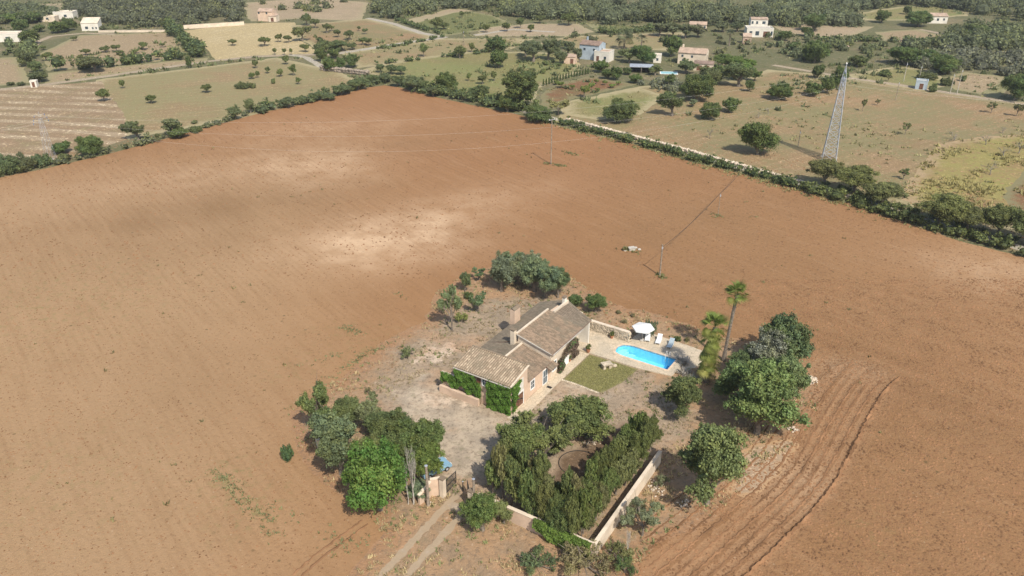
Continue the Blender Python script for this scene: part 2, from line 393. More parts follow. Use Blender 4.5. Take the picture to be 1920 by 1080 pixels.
# the ploughed field: soil tones + soft patches carried as vertex attributes
FDIR = 52.0
def field_mat():
    t = NT('ploughed_soil')
    big = t.noise(.012, 4, .5); mid = t.noise(.06, 5, .6); fine = t.noise(1.7, 6, .72); fine2 = t.noise(4.2, 4, .7)
    k = t.mix(t.ramp(big, .38, .62), (.290, .163, .079), (.250, .134, .062))
    k = t.mix(t.math('MULTIPLY', t.ramp(mid, .45, .7), .35), k, (.325, .18, .085))
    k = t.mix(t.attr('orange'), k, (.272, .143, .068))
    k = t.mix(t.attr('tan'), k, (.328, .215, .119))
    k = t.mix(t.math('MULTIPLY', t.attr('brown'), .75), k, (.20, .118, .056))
    st2 = t.noise(.5, 5, .7, vec=t.mapv(R(FDIR), (.16, 1.0, 1)))
    k = t.mix(t.math('MULTIPLY', t.ramp(st2, .36, .5, (1, 1, 1), (0, 0, 0)), .17), k, (.19, .105, .05))
    k = t.mix(t.math('MULTIPLY', t.ramp(st2, .52, .66), .14), k, (.40, .26, .15))
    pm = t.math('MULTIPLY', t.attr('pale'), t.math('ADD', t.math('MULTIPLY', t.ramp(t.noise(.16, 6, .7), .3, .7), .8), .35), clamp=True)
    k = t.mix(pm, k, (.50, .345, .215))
    # straight drill lines and a few wheel lines
    for rot_, per_, a_, c_ in ((R(FDIR), 1.15, .11, (.17, .09, .04)),):
        wl = t.n('ShaderNodeTexWave', wave_type='BANDS', bands_direction='Y'); wl.inputs['Scale'].default_value = .314 / per_; wl.inputs['Distortion'].default_value = .9; wl.inputs['Detail'].default_value = 2; wl.inputs['Detail Scale'].default_value = .12
        t.l(t.mapv(rot_), wl.inputs['Vector']); hi_ = t.ramp(wl.outputs['Fac'], .55 if per_ < 3 else .93, .9 if per_ < 3 else .985)
        k = t.mix(t.math('MULTIPLY', t.math('MULTIPLY', hi_, a_), t.ramp(t.noise(.05, 4), .38, .6)), k, c_)
    # furrow streaks
    vec = t.mapv(R(FDIR)); wv = t.n('ShaderNodeTexWave', wave_type='BANDS', bands_direction='Y')
    wv.inputs['Scale'].default_value = .314 / 1.7; wv.inputs['Distortion'].default_value = 5; wv.inputs['Detail'].default_value = 3; wv.inputs['Detail Scale'].default_value = .5
    t.l(vec, wv.inputs['Vector'])
    st = t.math('MULTIPLY', t.math('MULTIPLY', t.ramp(wv.outputs['Fac'], .3, .85), t.ramp(t.noise(.035, 3), .38, .62)), t.attr('furrow'))
    k = t.mix(t.math('MULTIPLY', st, .13), k, (.155, .08, .042))
    # turning tracks on the right, parallel to the edge furrow
    tc = t.attr('tc'); tm = t.attr('tm')
    tcw = t.math('ADD', tc, t.math('MULTIPLY', t.noise(.35, 3), .7))
    sn = t.math('SINE', t.math('MULTIPLY', tcw, 5.2)); sn2 = t.math('SINE', t.math('MULTIPLY', tcw, 2.3))
    ln = t.math('MULTIPLY', t.math('ADD', t.math('MULTIPLY', sn, .6), t.math('MULTIPLY', sn2, .4)), t.ramp(t.noise(.25, 4), .25, .5))
    k = t.mix(t.math('MULTIPLY', t.math('MULTIPLY', t.ramp(ln, .05, .5), tm), .42), k, (.17, .092, .048))
    k = t.mix(t.math('MULTIPLY', t.math('MULTIPLY', t.ramp(ln, .1, -.6 + 1, (1, 1, 1), (0, 0, 0)), tm), .28), k, (.38, .24, .145))
    # clods and pebbles
    cl = t.attr('clod')
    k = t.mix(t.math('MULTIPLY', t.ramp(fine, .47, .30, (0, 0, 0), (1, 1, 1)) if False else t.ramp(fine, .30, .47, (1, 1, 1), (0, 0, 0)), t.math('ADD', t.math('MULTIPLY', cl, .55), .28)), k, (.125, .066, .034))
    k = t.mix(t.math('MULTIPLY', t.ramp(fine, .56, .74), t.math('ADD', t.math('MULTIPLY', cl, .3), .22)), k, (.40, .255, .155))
    sp = t.math('MULTIPLY', t.ramp(t.vor(.42), .05, .13, (1, 1, 1), (0, 0, 0)), t.ramp(t.noise(.06, 3), .42, .62))
    k = t.mix(t.math('MULTIPLY', sp, .75), k, (.095, .072, .034))
    sp2 = t.math('MULTIPLY', t.ramp(t.vor(.9), .04, .10, (1, 1, 1), (0, 0, 0)), .5)
    k = t.mix(sp2, k, (.42, .32, .22))
    gw = t.math('MULTIPLY', t.attr('weed'), t.ramp(t.noise(.8, 5, .75), .5, .64))
    k = t.mix(t.math('MULTIPLY', gw, .8), k, (.17, .165, .065))
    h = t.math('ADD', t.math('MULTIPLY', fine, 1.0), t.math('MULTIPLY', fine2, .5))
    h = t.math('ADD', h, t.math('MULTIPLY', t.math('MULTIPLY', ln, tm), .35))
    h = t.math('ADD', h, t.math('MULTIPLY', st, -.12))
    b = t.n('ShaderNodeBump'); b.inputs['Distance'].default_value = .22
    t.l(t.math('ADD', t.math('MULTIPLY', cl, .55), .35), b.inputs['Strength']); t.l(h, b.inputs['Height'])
    return t.fin(k, .95, b.outputs[0], spec=.08)
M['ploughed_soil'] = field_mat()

def paving_mat():
    t = NT('stone_paving')
    vec = t.mapv(HA * -1)
    v = t.vor(1.9, vec, 'DISTANCE_TO_EDGE'); cellc = t.n('ShaderNodeTexVoronoi'); cellc.inputs['Scale'].default_value = 1.9; t.l(vec, cellc.inputs['Vector'])
    k = t.mix(t.ramp(t.noise(.35, 5, .65), .38, .66), (.56, .46, .33), (.47, .40, .30))
    g = t.n('ShaderNodeSeparateColor'); t.l(cellc.outputs['Color'], g.inputs[0])
    k = t.mix(t.math('MULTIPLY', g.outputs[0], .35), k, (.40, .33, .24))
    k = t.mix(t.math('MULTIPLY', t.ramp(v, .0, .07, (1, 1, 1), (0, 0, 0)), .75), k, (.30, .25, .18))
    k = t.mix(t.math('MULTIPLY', t.ramp(t.noise(1.2, 6, .7), .5, .72), .45), k, (.33, .29, .22))
    return t.fin(k, .85, t.bump(t.ramp(v, 0, .06), .4, .03))
M['stone_paving'] = paving_mat()
M['coping_stone'] = simple('coping_stone', (.62, .48, .34), .8, .14, 1.2)

ZN = []                                              # (object name, polygon, material, edge attribute?)
def zone(name, poly, mat): ZN.append((name, poly, mat))
z_ = lambda pts, s=1, r=.10: poly_px(pts, seed=s, rough=r)
# --- far fields
zone('meadow', z_([(180, 150), (520, 108), (640, 135), (700, 165), (560, 205), (430, 225), (240, 262), (225, 240), (140, 200)], 2), 'left_meadow')
zone('striped_field', z_([(-500, 205), (90, 160), (190, 152), (236, 222), (238, 262), (120, 300), (-60, 330), (-500, 400)], 3), 'striped_field')
zone('fallow_field', z_([(75, 100), (150, 66), (330, 60), (345, 95), (300, 115), (90, 133)], 4), 'fallow_field')
zone('fallow_field', z_([(-80, 112), (32, 107), (58, 155), (-80, 168)], 5), 'fallow_field')
zone('brown_meadow', z_([(90, 137), (390, 108), (392, 116), (85, 158)], 6), 'fallow_field')
zone('wheat_field', z_([(340, 58), (460, 44), (552, 42), (560, 72), (600, 100), (480, 104), (405, 113), (385, 90)], 7), 'wheat_field')
zone('pale_ground', z_([(-60, 12), (120, 6), (115, 18), (60, 20), (-60, 22)], 8), 'pale_ground')
zone('pale_ground', z_([(455, 5), (600, -5), (690, 5), (680, 40), (560, 35), (470, 40)], 9), 'pale_ground')
zone('orchard_ground', z_([(545, 48), (690, 35), (820, 70), (690, 92), (610, 103), (560, 72)], 10), 'brown_meadow')
zone('green_meadow', z_([(745, 40), (860, 18), (930, 30), (960, 48), (830, 68)], 11), 'green_strip')
zone('pale_ground', z_([(755, 39), (850, 15), (895, 20), (850, 24), (775, 44)], 12), 'pale_ground')
zone('pale_ground', z_([(905, 52), (1000, 44), (1085, 45), (1115, 60), (1060, 68), (960, 68), (890, 68)], 13), 'pale_ground')
zone('green_meadow', z_([(1100, 45), (1215, 48), (1205, 60), (1120, 58)], 14), 'green_strip')
zone('brown_meadow', z_([(640, 100), (830, 72), (1000, 72), (960, 92), (760, 115), (670, 128)], 15), 'left_meadow')
zone('green_meadow', z_([(680, 130), (760, 112), (900, 95), (1080, 100), (1090, 135), (1010, 165), (1000, 190), (900, 190), (800, 165), (720, 150)], 16), 'green_meadow')
zone('brown_meadow', z_([(1060, 68), (1290, 60), (1260, 95), (1100, 92), (1010, 82)], 17), 'left_meadow')
zone('orchard_soil', z_([(1015, 178), (1040, 160), (1105, 142), (1150, 152), (1200, 158), (1120, 175), (1040, 195), (1020, 210)], 18), 'orchard_soil')
zone('brown_meadow', z_([(1050, 195), (1200, 162), (1390, 150), (1440, 130), (1590, 145), (1760, 170), (1900, 190), (2300, 230), (2300, 520), (1760, 400), (1420, 325), (1230, 270), (1050, 225)], 19), 'brown_meadow')
zone('green_meadow', z_([(1065, 190), (1200, 165), (1250, 178), (1200, 215), (1120, 225), (1060, 215)], 20), 'green_meadow')
zone('yellow_scrub', z_([(1700, 345), (1760, 270), (1850, 255), (2200, 240), (2200, 480), (1900, 400), (1760, 390), (1690, 375)], 21), 'yellow_scrub')
zone('orchard_soil', z_([(1880, 370), (1920, 320), (2100, 340), (2100, 470), (1905, 405)], 22), 'orchard_soil')
zone('pale_ground', z_([(1440, 42), (1545, 47), (1640, 50), (1600, 66), (1545, 70), (1470, 62)], 23), 'pale_ground')
zone('green_meadow', z_([(1600, 25), (1700, 12), (1815, 14), (1815, 30), (1700, 38), (1620, 38)], 24), 'green_meadow')
zone('fallow_field', z_([(1640, 60), (1720, 55), (1780, 72), (1740, 82), (1660, 78)], 25), 'fallow_field')
zone('green_meadow', z_([(1590, 140), (1680, 125), (1750, 130), (1790, 160), (1720, 168), (1600, 147)], 26), 'green_meadow')
zone('fallow_field', z_([(1760, 148), (1810, 135), (1890, 145), (1870, 180), (1790, 168)], 27), 'fallow_field')
zone('green_meadow', z_([(1838, 175), (1890, 148), (1905, 150), (1870, 185)], 28), 'green_strip')
zone('pale_ground', z_([(1750, 108), (1790, 94), (1960, 100), (1960, 106), (1800, 101), (1770, 112)], 29), 'pale_ground')
# --- the ploughed field
RED = poly_w([P(720, 160), P(690, 164), P(600, 187), P(480, 214), P(400, 236), P(300, 263), P(200, 290), P(90, 315), P(0, 333), (-230, 165), (-330, 130), (-330, -60), (330, -60), (330, 120), P(2120, 540), P(1920, 482), P(1800, 452), P(1700, 418), P(1560, 372), P(1420, 333), P(1300, 305), P(1180, 268), P(1060, 240), P(960, 212), P(880, 196), P(800, 178), P(750, 164)], rough=.04, seed=30)
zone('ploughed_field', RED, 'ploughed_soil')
# --- lanes
LANE = [P(1000, 214), P(1062, 228), P(1180, 257), P(1300, 291), P(1420, 322), P(1520, 349), P(1620, 377), P(1700, 402), P(1790, 430), P(1920, 467), P(2100, 520)]
LANE2 = [P(1000, 214), P(960, 200), P(905, 188)]
zone('country_lane', strip(LANE[::-1] + LANE2[1:], 2.6, 3), 'lane_gravel')
zone('dirt_road', strip([P(-100, 178), P(0, 168), P(90, 158), P(200, 143), P(340, 122), P(400, 114), P(480, 106), P(560, 103), P(620, 102)], 3.2, 4), 'dirt_track')
zone('dirt_road', strip([P(620, 102), P(700, 90), P(760, 80), P(834, 70), P(790, 62), P(740, 45), P(690, 34)], 3.6, 5), 'lane_gravel')
zone('dirt_road', strip([P(890, 66), P(960, 55), P(1040, 60)], 3, 6), 'lane_gravel')
zone('dirt_road', strip([P(546, 103), P(575, 108), P(605, 126), P(640, 133)], 3.0, 7), 'lane_gravel')
zone('dirt_road', strip([P(55, 98), P(70, 78), P(95, 68), P(160, 62), P(215, 64)], 3.0, 8), 'dirt_track')
zone('dirt_road', strip([P(350, 53), P(400, 50), P(458, 44)], 5.5, 9), 'dirt_track')
zone('dirt_road', strip([P(1450, 122), P(1510, 132), P(1590, 146), P(1680, 158), P(1800, 177), P(1900, 192), P(2100, 225)], 2.6, 10), 'dirt_track')
zone('dirt_road', strip([P(1725, 55), P(1760, 62), P(1800, 70)], 3, 11), 'dirt_track')
# --- around the house
zone('dry_verge', z_([(600, 905), (560, 850), (545, 770), (650, 700), (720, 640), (800, 600), (820, 545), (900, 505), (1000, 480), (1085, 530), (1150, 570), (1240, 590), (1330, 625), (1400, 640), (1500, 668), (1545, 735), (1520, 800), (1460, 850), (1400, 900), (1340, 975), (1230, 1020), (1170, 1110), (1000, 1180), (560, 1180), (640, 1090), (720, 1000), (690, 950)], 40, .2), 'yard_mix')
zone('dry_yard', z_([(700, 770), (720, 715), (740, 660), (800, 620), (860, 590), (940, 560), (1010, 555), (1075, 575), (1105, 620), (1240, 720), (1310, 780), (1245, 850), (1150, 930), (1100, 1000), (960, 950), (900, 925), (850, 930), (800, 880), (780, 830), (690, 800)], 41, .2), 'yard_mix')
zone('gravel_yard', z_([(750, 735), (800, 700), (835, 735), (930, 775), (960, 790), (1010, 790), (960, 850), (905, 905), (845, 900), (800, 860), (790, 800), (735, 770)], 42, .2), 'yard_mix')
zone('pale_ground', z_([(785, 665), (830, 648), (868, 645), (862, 660), (830, 672), (812, 684), (782, 680)], 43, .3), 'yard_mix')
zone('pale_ground', z_([(790, 735), (830, 740), (880, 752), (870, 762), (800, 755)], 44, .3), 'yard_mix')
zone('compacted_ground', z_([(1385, 845), (1440, 830), (1490, 820), (1500, 835), (1480, 860), (1440, 905), (1400, 935), (1360, 925), (1375, 880)], 45, .3), 'compacted_soil')
zone('garden_bed', z_([(1025, 905), (1050, 850), (1100, 830), (1165, 790), (1230, 780), (1210, 830), (1160, 870), (1130, 940), (1060, 940)], 46, .15), 'garden_soil')
zone('gravel_yard', poly_w([hw(2.6, 9.9), hw(2.0, 2.5), hw(5.5, 3.5), hw(9.0, 7.0), hw(8.6, 10.4)], rough=.08, seed=47, sub=.5), 'yard_mix')
zone('driveway', strip([P(856, 928), P(834, 952), P(783, 1005), P(732, 1060), P(660, 1140), (-9, 45)], .85, 12, .1, .4), 'wheel_track')
zone('driveway', strip([P(880, 938), P(868, 960), P(832, 1003), P(788, 1050), P(735, 1115), (-5.5, 47)], .85, 13, .1, .4), 'wheel_track')
zone('driveway', poly_w([hw(2.6, -17.3), hw(5.5, -17.0), hw(5.4, -18.4), hw(3.4, -18.6)], rough=.1, seed=14, sub=.3), 'wheel_track')
zone('lawn', poly_w([hw(1.6, 18.7), hw(9.3, 18.9), hw(8.9, 14.5), hw(7.6, 10.7), hw(1.6, 10.7)], rough=.03, seed=48, sub=.4), 'lawn_ground')
zone('stone_path', poly_w([hw(0.0, -.9), hw(1.9, -.6), hw(1.5, 10.5), hw(1.5, 18.8), hw(0.0, 18.8)], rough=.02, seed=49, sub=.5), 'stone_paving')
zone('flagstone_ground', poly_w([hw(13.9, 24.8), hw(13.9, 20.5), hw(16.5, 24.5), hw(17.5, 28.0), hw(15, 28.8), hw(5, 29.5), hw(4.8, 24.8)], rough=.06, seed=50, sub=.6), 'stone_paving')
POOL = [hw(*q) for q in ((12.9, 20.8), (12.9, 24.1), (6.2, 24.1), (5.5, 24.0), (4.7, 23.6), (4.3, 22.8), (4.3, 21.9), (4.6, 21.2), (5.3, 20.9), (6.2, 20.8))]
DECK = [hw(*q) for q in ((-2.5, 18.8), (9.3, 18.95), (14.1, 19.7), (14.1, 24.9), (4.8, 24.7), (-2.4, 24.9), (-2.4, 21.6))]

def build_ground():
    pts = []; edges = []; seen = {}
    def addp(p):
        k = (round(p[0], 3), round(p[1], 3))
        if k not in seen: seen[k] = len(pts); pts.append(Vector(k))
        return seen[k]
    OUT = poly_w([(-900, -80), (900, -80), (1500, 900), (1500, 1500), (-1500, 1500), (-1500, 900)], sub=60, rough=0)
    polys = [('ground', OUT, 'scrub_ground')] + ZN + [('pool_hole', POOL, None)]
    for nm, pl, m in polys:
        ids = [addp(p) for p in pl]
        for i in range(len(ids)):
            if ids[i] != ids[(i + 1) % len(ids)]: edges.append((ids[i], ids[(i + 1) % len(ids)]))
    # interior points, denser nearer
    rr = RNG
    def grid(x0, x1, y0, y1, s, test=None):
        X, Y = np.meshgrid(np.arange(x0, x1, s), np.arange(y0, y1, s)); X = X.ravel() + rr.uniform(-.3, .3, X.size) * s; Y = Y.ravel() + rr.uniform(-.3, .3, Y.size) * s
        if test is not None: k = test(X, Y); X, Y = X[k], Y[k]
        for a, b in zip(X, Y): addp((a, b))
    near = lambda X, Y: (np.abs(X) < 45) & (Y > 50) & (Y < 125)
    grid(-45, 45, 50, 125, 1.3)
    mid = lambda X, Y: (~near(X, Y)) & (np.abs(X) < Y * .75 + 15)
    grid(-170, 170, 40, 190, 2.6, mid)
    grid(-300, 300, 190, 330, 4.5, lambda X, Y: np.abs(X) < Y * .75 + 15)
    grid(-420, 420, 330, 560, 8, lambda X, Y: np.abs(X) < Y * .75 + 30)
    grid(-900, 900, -60, 560, 30, lambda X, Y: ~(np.abs(X) < Y * .75 + 15))
    grid(-1400, 1400, 560, 1450, 30)
    vo, eo, fo, *_ = geometry.delaunay_2d_cdt(pts, edges, [], 0, 1e-4)
    V = np.array([(v.x, v.y) for v in vo]); F = np.array([tuple(f) for f in fo], np.int32)
    cx = V[F].mean(1); own = np.zeros(len(F), np.int32) - 1
    for i, (nm, pl, m) in enumerate(polys): own[inside(pl, cx[:, 0], cx[:, 1])] = i
    Z = hgt(V[:, 0], V[:, 1])
    for i, (nm, pl, m) in enumerate(polys):
        if m is None: continue
        f = F[own == i]
        if len(f) == 0: continue
        used, inv = np.unique(f, return_inverse=True); f2 = inv.reshape(f.shape); v = V[used]; x, y = v[:, 0], v[:, 1]
        at = {}
        e = dist_poly(pl, x, y) if i else np.full(len(x), 50.)
        at['edge'] = e
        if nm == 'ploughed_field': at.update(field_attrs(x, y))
        if m == 'yard_mix': at.update(yard_attrs(x, y))
        n_ = Vector((0, 0, 1))
        # orientation up
        a, b, c = v[f2[:, 0]], v[f2[:, 1]], v[f2[:, 2]]
        cr = (b[:, 0] - a[:, 0]) * (c[:, 1] - a[:, 1]) - (b[:, 1] - a[:, 1]) * (c[:, 0] - a[:, 0])
        f2 = np.where((cr < 0)[:, None], f2[:, ::-1], f2)
        me = mesh_np(nm, np.column_stack([v, Z[used]]), f2, [M[m]], smooth=True, attrs=at)
        obj(nm, me, kind='structure')

FUR = [P(*p) for p in ((1686, 708), (1668, 722), (1651, 743), (1625, 787), (1595, 847), (1562, 910), (1518, 963), (1470, 1010), (1392, 1085), (1290, 1180))]
def field_attrs(x, y):
    n = len(x)
    # perspective coordinates of each point: used only as map coordinates for where pale and darker tone patches lie
    def g(px, py, sx, sy, rot=0):                       # soft patch centred at a photo point, radii in metres
        c = P(px, py); dx, dy = x - c[0], y - c[1]; cr, sr = math.cos(rot), math.sin(rot)
        a = (dx * cr + dy * sr) / sx; b = (-dx * sr + dy * cr) / sy; return np.exp(-(a * a + b * b))
    jit = .25 * np.sin(x * .31 + y * .17) + .25 * np.sin(y * .23 - x * .11 + 2) + .2 * np.sin(x * .07 + 1) * np.sin(y * .6)
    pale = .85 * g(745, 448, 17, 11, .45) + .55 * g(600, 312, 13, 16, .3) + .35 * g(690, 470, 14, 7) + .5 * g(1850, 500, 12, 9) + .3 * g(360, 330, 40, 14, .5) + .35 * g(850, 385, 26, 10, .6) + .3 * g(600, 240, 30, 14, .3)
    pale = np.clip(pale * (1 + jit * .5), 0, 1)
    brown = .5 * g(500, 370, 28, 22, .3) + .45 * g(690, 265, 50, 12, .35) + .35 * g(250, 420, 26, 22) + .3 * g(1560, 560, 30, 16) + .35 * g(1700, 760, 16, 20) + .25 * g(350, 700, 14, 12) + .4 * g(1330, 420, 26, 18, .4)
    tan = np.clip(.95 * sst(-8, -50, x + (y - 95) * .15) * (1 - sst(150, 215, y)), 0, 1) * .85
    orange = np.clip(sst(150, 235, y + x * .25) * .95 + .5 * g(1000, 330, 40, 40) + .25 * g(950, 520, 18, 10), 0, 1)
    furrow = sst(105, 150, y) * (1 - .75 * sst(0, 45, x))
    clod = np.clip(.3 + .7 * sst(12, 30, x), 0, 1) * (1 - .5 * pale)
    d = dist_poly(FUR, x, y, closed=False)
    # side: inner (towards house) of the edge furrow
    inner = np.zeros(n, bool)
    pl = FUR + [(20, 20), (-5, 40), P(1150, 1060), P(1340, 960), P(1440, 860), P(1500, 760), P(1540, 690), P(1620, 670)]
    inner = inside(pl, x, y)
    tm = np.where(inner, 1.0, np.clip(1 - d / 1.5, 0, 1)) * np.clip(1.2 - d / 22, 0, 1)
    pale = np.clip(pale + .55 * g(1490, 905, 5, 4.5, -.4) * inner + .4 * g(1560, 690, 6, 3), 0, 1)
    weed = .9 * g(430, 900, 2.5, 4) + .8 * g(480, 955, 2, 5, -.6) + .4 * g(660, 620, 7, 3) + .5 * g(700, 660, 6, 3) + .5 * g(100, 560, 20, 18) + .35 * g(120, 900, 12, 12) + .3 * g(1640, 1000, 5, 5) + .35 * g(560, 690, 6, 5)
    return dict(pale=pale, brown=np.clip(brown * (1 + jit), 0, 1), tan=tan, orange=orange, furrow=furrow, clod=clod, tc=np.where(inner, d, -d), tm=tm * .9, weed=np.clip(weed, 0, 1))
build_ground()

# ------------------------------------------------------------------ vegetation meshes
def leaf_cloud(rng, lobes, n, size, core=.55, up=.25, flat=1.0, aspect=1.6):
    """lobes: (cx,cy,cz,r). n leaf quads scattered in the outer shell of the lobes; returns verts, faces, tint, hue"""
    lb = np.array(lobes, float); wgt = lb[:, 3] ** 2; wgt /= wgt.sum()
    k = rng.choice(len(lb), n, p=wgt)
    d = rng.normal(size=(n, 3)); d /= np.linalg.norm(d, axis=1)[:, None]
    rad = lb[k, 3] * (1 - (1 - core) * rng.random(n) ** 1.3 + rng.normal(size=n) * .20) * (1 + .18 * np.sin(d[:, 0] * 5 + k) * np.sin(d[:, 2] * 6 + k * 2))
    c = lb[k, :3] + d * rad[:, None] * np.array([1, 1, flat])
    nrm = d + rng.normal(size=(n, 3)) * .65 + np.array([0, 0, up]); nrm /= np.linalg.norm(nrm, axis=1)[:, None]
    a = np.cross(nrm, rng.normal(size=(n, 3))); a /= np.linalg.norm(a, axis=1)[:, None]; b = np.cross(nrm, a)
    s = size * (.55 + .9 * rng.random(n)); s1 = s[:, None] * .5 * aspect; s2 = s[:, None] * .5
    v = np.stack([c - a * s1, c - b * s2 , c + a * s1, c + b * s2], 1).reshape(-1, 3)
    f = np.arange(n * 4, dtype=np.int32).reshape(-1, 4)
    lt = rng.random(len(lb)); tint = np.clip(.5 * lt[k] + .5 * rng.random(n), 0, 1); hue = np.clip((rng.random(len(lb))[k] * .6 + rng.random(n) * .5) ** 1.5, 0, 1)
    return v, f, np.repeat(tint, 4), np.repeat(hue, 4)

def core_blob(rng, lobes, k=.62, flat=1.0):
    V, F = [], []
    for (x, y, z, r) in lobes:
        b = len(V); n, m = 7, 4
        V.append((x, y, z + r * k * flat))
        for i in range(1, m):
            ph = math.pi * i / m
            for j in range(n):
                a = 2 * math.pi * j / n + i; q = r * k * rng.uniform(.8, 1.15)
                V.append((x + q * math.sin(ph) * math.cos(a), y + q * math.sin(ph) * math.sin(a), z + q * math.cos(ph) * flat))
        V.append((x, y, z - r * k * flat)); e = len(V) - 1
        for j in range(n):
            F.append((b, b, b + 1 + j, b + 1 + (j + 1) % n)); F.append((e, e, b + 1 + (m - 2) * n + (j + 1) % n, b + 1 + (m - 2) * n + j))
            for i in range(m - 2):
                p = b + 1 + i * n; F.append((p + j, p + n + j, p + n + (j + 1) % n, p + (j + 1) % n))
    return V, [tuple(dict.fromkeys(f)) for f in F]

def lobes_for(kind, rng):
    """unit crown: about 1 m radius (width 2), returns lobes, trunk height and crown top, all for a crown radius of 1"""
    L = []
    if kind in ('round', 'dense'):
        nb = 9 if kind == 'round' else 12; trunk = .55 if kind == 'round' else .15
        cz = trunk + .62
        L.append((0, 0, cz, .62))
        for i in range(nb):
            a = rng.uniform(0, 2 * math.pi); el = rng.uniform(-.55, 1.1); q = rng.uniform(.42, .62)
            L.append((q * math.cos(a) * math.cos(el), q * math.sin(a) * math.cos(el), cz + q * .85 * math.sin(el), rng.uniform(.28, .46)))
    elif kind == 'olive':
        trunk = .5
        for i in range(11):
            a = rng.uniform(0, 2 * math.pi); q = rng.uniform(.2, .72)
            L.append((q * math.cos(a), q * math.sin(a), trunk + .55 + rng.uniform(-.3, .45) * (1.1 - q * .6), rng.uniform(.24, .42)))
    elif kind == 'flat':                                # broad umbrella-shaped field tree
        trunk = .55
        for i in range(9):
            a = rng.uniform(0, 2 * math.pi); q = rng.uniform(.1, .72)
            L.append((q * math.cos(a), q * math.sin(a), trunk + .38 + rng.uniform(-.12, .2) * (1 - q * .5), rng.uniform(.22, .36)))
    elif kind == 'almond':
        trunk = .6
        for i in range(9):
            a = rng.uniform(0, 2 * math.pi); q = rng.uniform(.25, .75)
            L.append((q * math.cos(a), q * math.sin(a), trunk + .6 + rng.uniform(-.25, .5), rng.uniform(.16, .3)))
    elif kind in ('pine', 'feathery'):
        trunk = .35
        for i in range(16 if kind == 'pine' else 20):
            a = rng.uniform(0, 2 * math.pi); h = rng.uniform(0, 1); q = rng.uniform(.1, .7) * (1 - .35 * h)
            L.append((q * math.cos(a), q * math.sin(a), trunk + .35 + h * 1.15, rng.uniform(.24, .4)))
    elif kind == 'bush':
        trunk = 0
        for i in range(8):
            a = rng.uniform(0, 2 * math.pi); q = rng.uniform(.1, .65)
            L.append((q * math.cos(a), q * math.sin(a), .32 + rng.uniform(-.05, .35) * (1 - q), rng.uniform(.28, .45)))
    elif kind == 'scraggy':
        trunk = .12
        for i in range(12):
            a = rng.uniform(0, 2 * math.pi); q = rng.uniform(.1, .85)
            L.append((q * math.cos(a), q * math.sin(a), .3 + rng.uniform(-.1, .6) * (1 - q * .6), rng.uniform(.16, .32)))
    elif kind == 'column':                               # cypress / hedge conifer, radius 1, height about 5
        trunk = .1
        for i in range(12):
            h = i / 11; q = .25 * rng.random(); a = rng.uniform(0, 6.28); r = .85 * (1 - h) ** .6 + .18
            L.append((q * math.cos(a), q * math.sin(a), .6 + 3.9 * h, r))
    return L, trunk

DENS = {'round': (.95, .34), 'dense': (1.15, .40), 'olive': (.85, .22), 'flat': (.8, .38), 'almond': (.42, 0), 'pine': (1.1, .30), 'bush': (.6, 0), 'scraggy': (.2, 0), 'feathery': (1.25, .16), 'column': (1.3, .5)}
def sublobes(L, rng, k=7):
    out = []
    for (x, y, z, r) in L:
        out.append((x, y, z, r * .8))
        for i in range(k):
            d = rng.normal(size=3); d /= np.linalg.norm(d); d[2] = abs(d[2]) * .9 - .15 * rng.random()
            q = r * rng.uniform(.6, 1.35); out.append((x + d[0] * q, y + d[1] * q, z + d[2] * q, r * rng.uniform(.2, .42)))
    return out
LIB = {}
def crown_lib(kind, level, var):
    """level 0 near (leaf about 5% of the radius), 1 middle, 2 far"""
    key = (kind, level, var)
    if key in LIB: return LIB[key]
    rng = np.random.default_rng(hash_(kind) + var * 17 + 3)
    L, trunk = lobes_for(kind, rng)
    dn, core = DENS[kind]
    n = int({0: 30000, 1: 9000, 2: 1700}[level] * dn); sz = {0: .040, 1: .07, 2: .14}[level]
    v, f, ti, hu = leaf_cloud(rng, sublobes(L, rng, 9 if level < 2 else 3), n, sz, core=.35 if level < 2 else .6)
    V = v.tolist(); F = f.tolist(); T = list(ti); H = list(hu)
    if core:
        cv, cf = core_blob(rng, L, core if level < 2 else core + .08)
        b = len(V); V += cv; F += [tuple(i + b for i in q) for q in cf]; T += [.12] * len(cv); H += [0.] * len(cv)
    me = mesh_np('crown', V, F, [M['leaf']], attrs=dict(tint=T, hue=H))
    # trunk with limbs reaching into the lobes
    tb = MB(); rt = {'almond': .055, 'olive': .09, 'bush': .03}.get(kind, .07)
    top = max(trunk, .12)
    tb.tube([(0, 0, -.08), (.02, .01, top * .5), (.0, .03, top)], [rt * 1.35, rt, rt * .9], 6)
    for (x, y, z, r) in L[:8 if kind != 'column' else 0]:
        tb.tube([(0, .02, top * .85), (x * .45, y * .45, top + (z - top) * .5), (x * .95, y * .95, z)], [rt * .62, rt * .4, rt * .12], 5)
    if kind in ('almond', 'scraggy') and level < 2:
        for i in range(26):
            x, y, z, r = L[i % len(L)]; q = rng.normal(size=3) * .22
            tb.tube([(x * .6, y * .6, top + (z - top) * .6), (x + q[0], y + q[1], z + q[2] * .8 + .1)], [rt * .3, rt * .08], 4)
    tm = tb.mesh('trunk', M['bark'])
    zt = max(z + r for x, y, z, r in L)
    LIB[key] = (me, tm, zt); return LIB[key]
def hash_(s): return sum(ord(c) * (i + 3) for i, c in enumerate(s)) % 997

